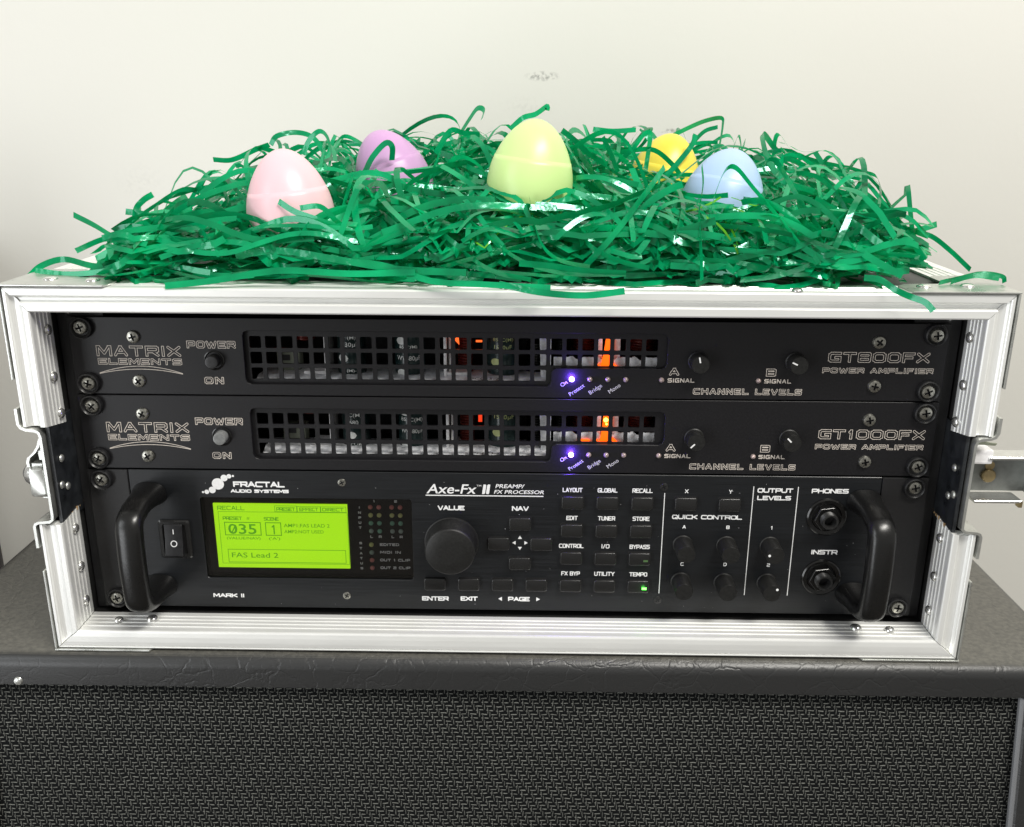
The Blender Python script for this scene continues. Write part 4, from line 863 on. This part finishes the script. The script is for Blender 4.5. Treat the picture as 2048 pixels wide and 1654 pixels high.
for rr_ in (1.45, 1.95):
    for k in range(24): a = math.pi * k / 12; z = 43.2 + rr_ * math.sin(a); vs.append((-194.1 + rr_ * math.cos(a), yr(z) - .05, z))
mb.add(vs, [(k, (k + 1) % 24, (k + 1) % 24 + 24, k + 24) for k in range(24)]); mb.build('off_mark', M['print'], rk)
# D handles
def handle(x):
    path = [(x, -.4, 14.5), (x, -8, 14.5), (x, -16, 14.6), (x, -22, 15.4)]
    for t in range(0, 91, 15): a = math.radians(t); path.append((x, -24 - 8 * math.sin(a), 24.5 - 8 * math.cos(a)))
    path = [p for p in path]; half = path[:] + [(x, -32.4, 30), (x, -32.8, 37), (x, -33, 44)]
    full = half + [(p[0], p[1], 88 - p[2]) for p in half[-2::-1]]
    def sec(t):
        f = 1 + .35 * max(0, 1 - min(t, 1 - t) / .09) ** 2; n = 20
        return [(7.4 * f * math.copysign(abs(math.cos(2 * math.pi * k / n)) ** .8, math.cos(2 * math.pi * k / n)), 5.4 * f * math.copysign(abs(math.sin(2 * math.pi * k / n)) ** .85, math.sin(2 * math.pi * k / n))) for k in range(n)]
    mb = MB(); sweep(mb, full, sec); return mb.build('handle', M['handle'], P, smooth=True, autos=60)
handle(-206.3); handle(205.6)

# small dust specks and lint caught on the fascia
ds = MB()
for k in range(70):
    x = rnd.uniform(-210, 212); z = rnd.uniform(2, 86)
    if -179 < x < -53 and 18 < z < 73: continue
    r_ = rnd.uniform(.08, .22); ds.add([(x - r_, -.08, z), (x, -.08, z - r_ * .7), (x + r_ * 1.3, -.08, z), (x, -.08, z + r_)], [(0, 1, 2, 3)])
ds.build('dust_specks', M['print_dim'], P, kind='stuff')

# ================================================================== EGGS
def egg_r(t, R, H):           # t 0 bottom .. 1 top -> (radius, height)
    a = math.pi * t; z = -math.cos(a)
    return R * math.sin(a) * (1 - .13 * z - .03 * z * z), H / 2 * z
EGGS = []
def egg(c, R, H, tilt, axis_az, col, label, seam_t=.61):
    E = root('plastic_egg', c, label, 'easter egg', 'plastic eggs nestled in the green shred')
    mt = egg_mat('egg_plastic_%d' % len(EGGS), col)
    q = Matrix.Rotation(math.radians(tilt), 3, Vector((math.cos(axis_az), math.sin(axis_az), 0)))
    def half(lo, hi, k):
        pr = [egg_r(lo + (hi - lo) * i / 22, R * k, H * (1 if k == 1 else .995)) for i in range(23)]; mb = MB(); n = 48
        rg = [[tuple(q @ Vector((r * math.cos(2 * math.pi * j / n), r * math.sin(2 * math.pi * j / n), h)) + Vector(c)) for j in range(n)] for r, h in [(max(r, .02), h) for r, h in pr]]
        mb.rings(rg, True, True); return mb
    half(.003, seam_t, 1.0).build('egg_half', mt, E, smooth=True, autos=80)
    half(seam_t, .997, .994).build('egg_half', mt, E, smooth=True, autos=80)
    EGGS.append((Vector(c), q, R, H))
egg((-119, 22, 233.5), 23.6, 65, -6, 1.7, (0.85, 0.55, 0.60), 'pale pink plastic egg standing upright, at the front left of the green shred')
egg((-74, 108, 244.5), 23.6, 62, -20, 1.5, (0.58, 0.34, 0.60), 'lilac purple plastic egg behind the pink one, half sunk in green shred')
egg((12.5, 34, 250), 23.6, 64, 7, 1.75, (0.60, 0.80, 0.32), 'lime green plastic egg, the tallest and middle one of the row')
egg((104, 160, 241), 24.2, 63, 10, 1.5, (0.86, 0.68, 0.08), 'yellow plastic egg with green ribbons crossing it, behind the blue one')
egg((125, 62, 236.5), 23.8, 60, 16, 2.2, (0.40, 0.55, 0.80), 'light blue plastic egg on the right, partly covered by green ribbons')

# ================================================================== SHREDDED GREEN FILM
HX = ([-252, -242, -228, -212, -198, -180, -150, -115, -60, 0, 60, 110, 150, 180, 205, 222, 235, 245, 252], [2, 5, 13, 24, 35, 43, 49, 49, 53, 56, 56, 55, 56, 54, 46, 37, 25, 11, 3])
HY = ([-26, -18, -5, 10, 30, 60, 100, 150, 250, 330, 372], [.12, .34, .54, .68, .80, .95, 1.06, 1.06, 1.0, .6, .15])
def H(x, y): return float(np.interp(x, *HX) * np.interp(y, *HY))
def eject(p, pad=1.0):
    for c, q, R, Hh in EGGS:
        d = q.transposed() @ (p - c); s = math.sqrt((d.x / (R + pad)) ** 2 + (d.y / (R + pad)) ** 2 + (d.z / (Hh / 2 + pad)) ** 2)
        if 1e-6 < s < 1: d /= s; return q @ d + c
    return p
def ribbon(mb, pts, w, roll0, twist, up=None):
    P_ = [Vector(p) for p in pts]; n = len(P_); L, R_ = [], []
    T = [(P_[min(i + 1, n - 1)] - P_[max(i - 1, 0)]).normalized() for i in range(n)]
    ref = Vector((0, 0, 1)) if up is None else up
    side = T[0].cross(ref)
    if side.length < .1: side = T[0].cross(Vector((1, 0, 0)))
    side.normalize(); side.rotate(Matrix.Rotation(roll0 * (1 if T[0].x >= 0 else -1), 3, T[0]))
    for i in range(n):
        side = (side - T[i] * side.dot(T[i])); side = side.normalized() if side.length > 1e-4 else T[i].orthogonal().normalized()
        if i: side.rotate(Matrix.Rotation(twist, 3, T[i]))
        ed = 1.0
        L.append(tuple(P_[i] + side * w / 2 * ed)); R_.append(tuple(P_[i] - side * w / 2 * ed))
    vs = [p for pr in zip(L, R_) for p in pr]
    mb.add(vs, [(2 * i, 2 * i + 1, 2 * i + 3, 2 * i + 2) for i in range(n - 1)])
def catmull(c, per=6):
    c = [Vector(p) for p in c]; c = [c[0] * 2 - c[1]] + c + [c[-1] * 2 - c[-2]]; out = []
    for i in range(1, len(c) - 2):
        for k in range(per):
            t = k / per; p0, p1, p2, p3 = c[i - 1:i + 3]
            out.append(.5 * ((2 * p1) + (p2 - p0) * t + (2 * p0 - 5 * p1 + 4 * p2 - p3) * t * t + (3 * p1 - p0 - 3 * p2 + p3) * t ** 3))
    return out + [c[-2]]
def strand_path(x, y, depth, length, az, loop=0.0):
    """a springy ribbon that follows the heap: depth = fraction of the local height"""
    st_ = 5.5; n = max(5, int(length / st_)); p = Vector((x, y, 0)); pts = []
    curl = rnd.gauss(0, .085); k1 = rnd.uniform(.1, .3); ph = rnd.uniform(0, 6.28); amp_ = rnd.uniform(.5, 5) ; ddep = rnd.uniform(-.035, .035)
    for i in range(n):
        hh = H(p.x, p.y); z = 199.2 + hh * min(max(depth, .02), 1.06) + amp_ * math.sin(ph + i * k1 * 2) * (.4 + depth)
        if loop: z += loop * max(0.0, math.sin(math.pi * i / (n - 1))) ** 1.2
        z = max(z, 198.6 + rnd.uniform(0, .8)); pts.append(Vector((p.x, p.y, z)))
        az += curl + rnd.gauss(0, .02); depth += ddep
        nx = p.x + math.cos(az) * st_; ny = p.y + math.sin(az) * st_
        lim = 214 if ny < 12 else 236
        if abs(nx) > lim and nx * math.cos(az) > 0: az = math.pi - az; curl = -curl; nx = p.x + math.cos(az) * st_
        if ny < -16 or ny > 368: az = -az; curl = -curl; ny = p.y + math.sin(az) * st_
        p = Vector((nx, ny, 0))
    return [eject(q, rnd.uniform(.4, 2.5)) for q in pts]
FEATURE = [[(-29,90,274),(-24,85,281),(-19,80,287),(-15,75,286),(-16,70,281)],[(1,55,276),(8,50,282),(15,50,284),(21,45,288),(21,45,286)],[(52,120,275),(64,115,274),(78,110,275)],[(66,110,254),(75,108,263),(83,108,273),(86,105,273),(86,104,263),(84,100,250)],[(68,120,261),(79,118,263),(91,112,262),(101,105,254),(107,100,245)],[(104,140,270),(114,135,276),(124,130,280),(133,125,282),(134,122,278),(132,118,266),(129,110,253)],[(120,150,266),(126,140,274),(133,130,277)],[(93,80,248),(102,82,258),(109,84,267),(111,86,273)],[(-248,40,228),(-233,32,223),(-217,22,217),(-197,10,212)],[(-234,8,212),(-223,14,217),(-212,22,220),(-198,30,226)],[(-209,60,238),(-213,55,235),(-216,50,230),(-214,40,222)],[(-222,50,229),(-209,45,228),(-191,35,226)],[(211,45,238),(196,35,235),(179,25,233),(162,20,233)],[(242,40,226),(222,25,223),(194,8,219),(166,-10,213),(141,-18,206),(120,-22,204)],[(201,-24,207),(188,-18,214),(178,-10,220),(169,0,221)],[(260,30,202),(256,50,210),(248,60,217),(235,60,220)],[(265,0,200),(264,2,203),(254,5,204),(240,0,202),(227,-8,201)],[(260,-4,203),(248,-2,204),(234,-6,201)],[(213,-38,192),(209,-36,196),(203,-32,198),(196,-30,201),(190,-24,205),(184,-18,205)],[(-264,12,197),(-260,20,202),(-249,24,205),(-229,14,203),(-207,5,203)],[(-259,10,201),(-240,4,200),(-219,0,202),(-189,-5,207),(-153,-18,205)],[(105,25,258),(104,12,249),(100,-4,235),(100,-16,218),(100,-24,204)],[(89,60,255),(83,30,247),(82,5,228),(79,-12,212)],[(107,20,255),(109,18,255),(112,8,248),(119,0,239),(126,-8,233)],[(12,8,242),(14,-8,232),(19,-18,220),(28,-20,213),(43,-22,210)],[(40,20,237),(39,-2,229),(43,-14,220),(58,-20,213),(73,-24,210)],[(-87,80,250),(-82,80,259),(-74,80,267),(-70,80,265),(-71,84,257)],[(-71,84,254),(-62,84,257),(-52,84,263),(-42,84,264)],[(-119,-2,240),(-110,-5,235),(-97,-8,231),(-81,-8,225)],[(-107,-6,237),(-96,-8,238),(-89,-6,231),(-85,-2,227)],[(-140,70,266),(-136,70,271),(-126,75,273),(-117,80,270),(-110,80,260)],[(-119,60,261),(-115,60,269),(-109,60,274),(-105,62,271),(-103,62,262)],[(-90,10,227),(-89,25,239),(-87,40,251)],[(33,-20,202),(53,-16,223),(70,0,242),(85,25,257)],[(131,30,241),(136,28,258),(131,26,260),(120,24,258),(119,22,253)],[(122,22,257),(129,14,249),(136,4,237),(141,-6,225)],[(158,70,251),(161,70,261),(169,65,261),(179,60,255),(203,60,249)],[(179,60,254),(183,60,261),(186,55,261),(191,50,252),(195,45,241)],[(-178,80,257),(-166,78,257),(-151,76,263),(-142,74,266)],[(-45,90,261),(-36,90,274),(-28,88,273),(-18,86,272)],[(31,80,275),(39,78,269),(48,76,261),(58,72,256)],[(56,90,271),(61,86,261),(65,80,251)],[(-175,-24,199),(-149,-24,202),(-116,-22,207),(-79,-24,206),(-46,-24,207)],[(-96,-14,211),(-64,-20,210),(-38,-26,203),(-13,-29,202),(23,-32,201)],[(-3,-28,202),(18,-34,199),(40,-36,198),(60,-34,200)],[(-141,-12,213),(-117,-14,216),(-85,-18,212),(-54,-22,208),(-20,-24,207)],[(-41,80,263),(-46,30,238),(-30,-2,221),(-8,-20,208),(13,-26,204)],[(-30,6,238),(-14,-8,227),(7,-18,213),(30,-24,207),(61,-26,207)],[(7,-24,212),(23,-26,211),(40,-27,209),(61,-27,208)]]
shred = root('easter_grass', (0, 150, 198), 'heap of shredded shiny green plastic grass spread over the top of the case, around the eggs', 'easter grass')
cand = []
FEATURE = [f for f in FEATURE if f[0] not in ((131, 30, 241), (122, 22, 257), (107, 20, 255), (104, 140, 270), (120, 150, 266), (99, 80, 247), (-71, 84, 254), (66, 110, 254), (68, 120, 261))] + [[(112,195,269),(123,190,275),(134,185,280),(144,180,282),(145,178,277),(143,174,264),(140,168,250)],[(128,195,265),(135,190,273),(143,185,276)],[(100,128,245),(110,134,256),(118,138,265),(120,142,271)],[(67,128,253),(78,130,262),(86,133,272),(90,134,272),(89,131,262),(87,127,248)],[(69,133,260),(80,132,262),(93,131,262),(105,130,253),(112,128,244)], [(104, -10, 233), (110, 6, 246), (117, 20, 256), (123, 22, 257), (131, 12, 247), (141, -4, 234), (150, -16, 222)], [(134, 14, 243), (139, 30, 257), (146, 36, 261), (152, 32, 253), (158, 12, 238), (166, -6, 224)]]
for k, f in enumerate(FEATURE): cand.append((catmull(f, 5), rnd.uniform(2.9, 3.6), rnd.uniform(1.2, 1.9), rnd.uniform(-.03, .03), 'grass', -1000))
def front_az(): return rnd.choice((0, math.pi)) + rnd.gauss(0, rnd.choice((.35, .35, .9)))
for k in range(470):                                   # front slope: long ribbons lying mostly along the edge
    x = rnd.uniform(-205, 205); y = rnd.uniform(-14, 40) ; d = rnd.uniform(.1, 1.03)
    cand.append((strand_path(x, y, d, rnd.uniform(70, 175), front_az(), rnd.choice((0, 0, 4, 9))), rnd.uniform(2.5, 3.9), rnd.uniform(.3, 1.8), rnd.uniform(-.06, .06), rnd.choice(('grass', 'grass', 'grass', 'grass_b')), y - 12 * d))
for k in range(760):                                   # top of the heap
    x = rnd.gauss(0, 125); y = rnd.uniform(15, 300)
    if abs(x) > 235: x = rnd.uniform(-230, 230)
    d = rnd.uniform(.55, 1.06); lp = rnd.choice((0, 0, rnd.uniform(3, 9), rnd.uniform(8, 19)))
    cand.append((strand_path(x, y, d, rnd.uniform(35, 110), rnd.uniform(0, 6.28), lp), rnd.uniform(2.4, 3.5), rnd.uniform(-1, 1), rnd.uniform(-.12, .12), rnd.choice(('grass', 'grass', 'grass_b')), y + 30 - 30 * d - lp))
for k in range(520):                                   # deep filling
    x = rnd.uniform(-225, 225); y = rnd.uniform(-12, 330); d = rnd.uniform(.03, .7)
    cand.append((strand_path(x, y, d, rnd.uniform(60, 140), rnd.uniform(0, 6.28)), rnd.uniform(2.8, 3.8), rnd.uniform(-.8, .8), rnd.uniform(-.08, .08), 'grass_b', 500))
for k in range(46):                                    # loose ends that stand off the outline
    x = rnd.uniform(-215, 225); y = rnd.uniform(60, 230)
    cand.append((strand_path(x, y, rnd.uniform(.9, 1.06), rnd.uniform(28, 60), rnd.uniform(0, 6.28), rnd.uniform(7, 20)), rnd.uniform(2.2, 3.2), rnd.uniform(-1, 1), rnd.uniform(-.2, .2), 'grass', -200))
for k in range(10):                                    # thin lime threads
    x = rnd.uniform(-20, 150); y = rnd.uniform(-8, 20)
    cand.append((strand_path(x, y, rnd.uniform(.7, .95), rnd.uniform(40, 70), rnd.uniform(0, 6.28)), rnd.uniform(.7, 1.3), .8, .05, 'grass_y', -500))
EDGE = {-119: -3, -74: 5, 12: -5, 104: 3, 125: 2}
def clear_of_eggs(c):
    """ordinary ribbons stay off the faces of the eggs; the few that cross them are placed by hand"""
    if c[5] == -1000: return True
    for p in c[0]:
        for e, q, R, Hh in EGGS:
            if abs(p.x - e.x) < R + 1 and e.y - 75 < p.y < e.y + 8 and p.z > e.z + EDGE[round(e.x)] + (e.y - p.y) * .12: return False
    return True
cand = [c for c in cand if clear_of_eggs(c)]
cand.sort(key=lambda c: c[5])
for c in cand[:300]:
    mb = MB(); ribbon(mb, *c[:4]); mb.build('strand', M[c[4]], shred, smooth=True, autos=80)
mb = MB()
for c in cand[300:]:
    mb.mi = 0 if c[4] == 'grass' else 1; ribbon(mb, *c[:4])
mb.build('strand_mass', [M['grass'], M['grass_b']], shred, smooth=True, autos=80, kind='stuff')
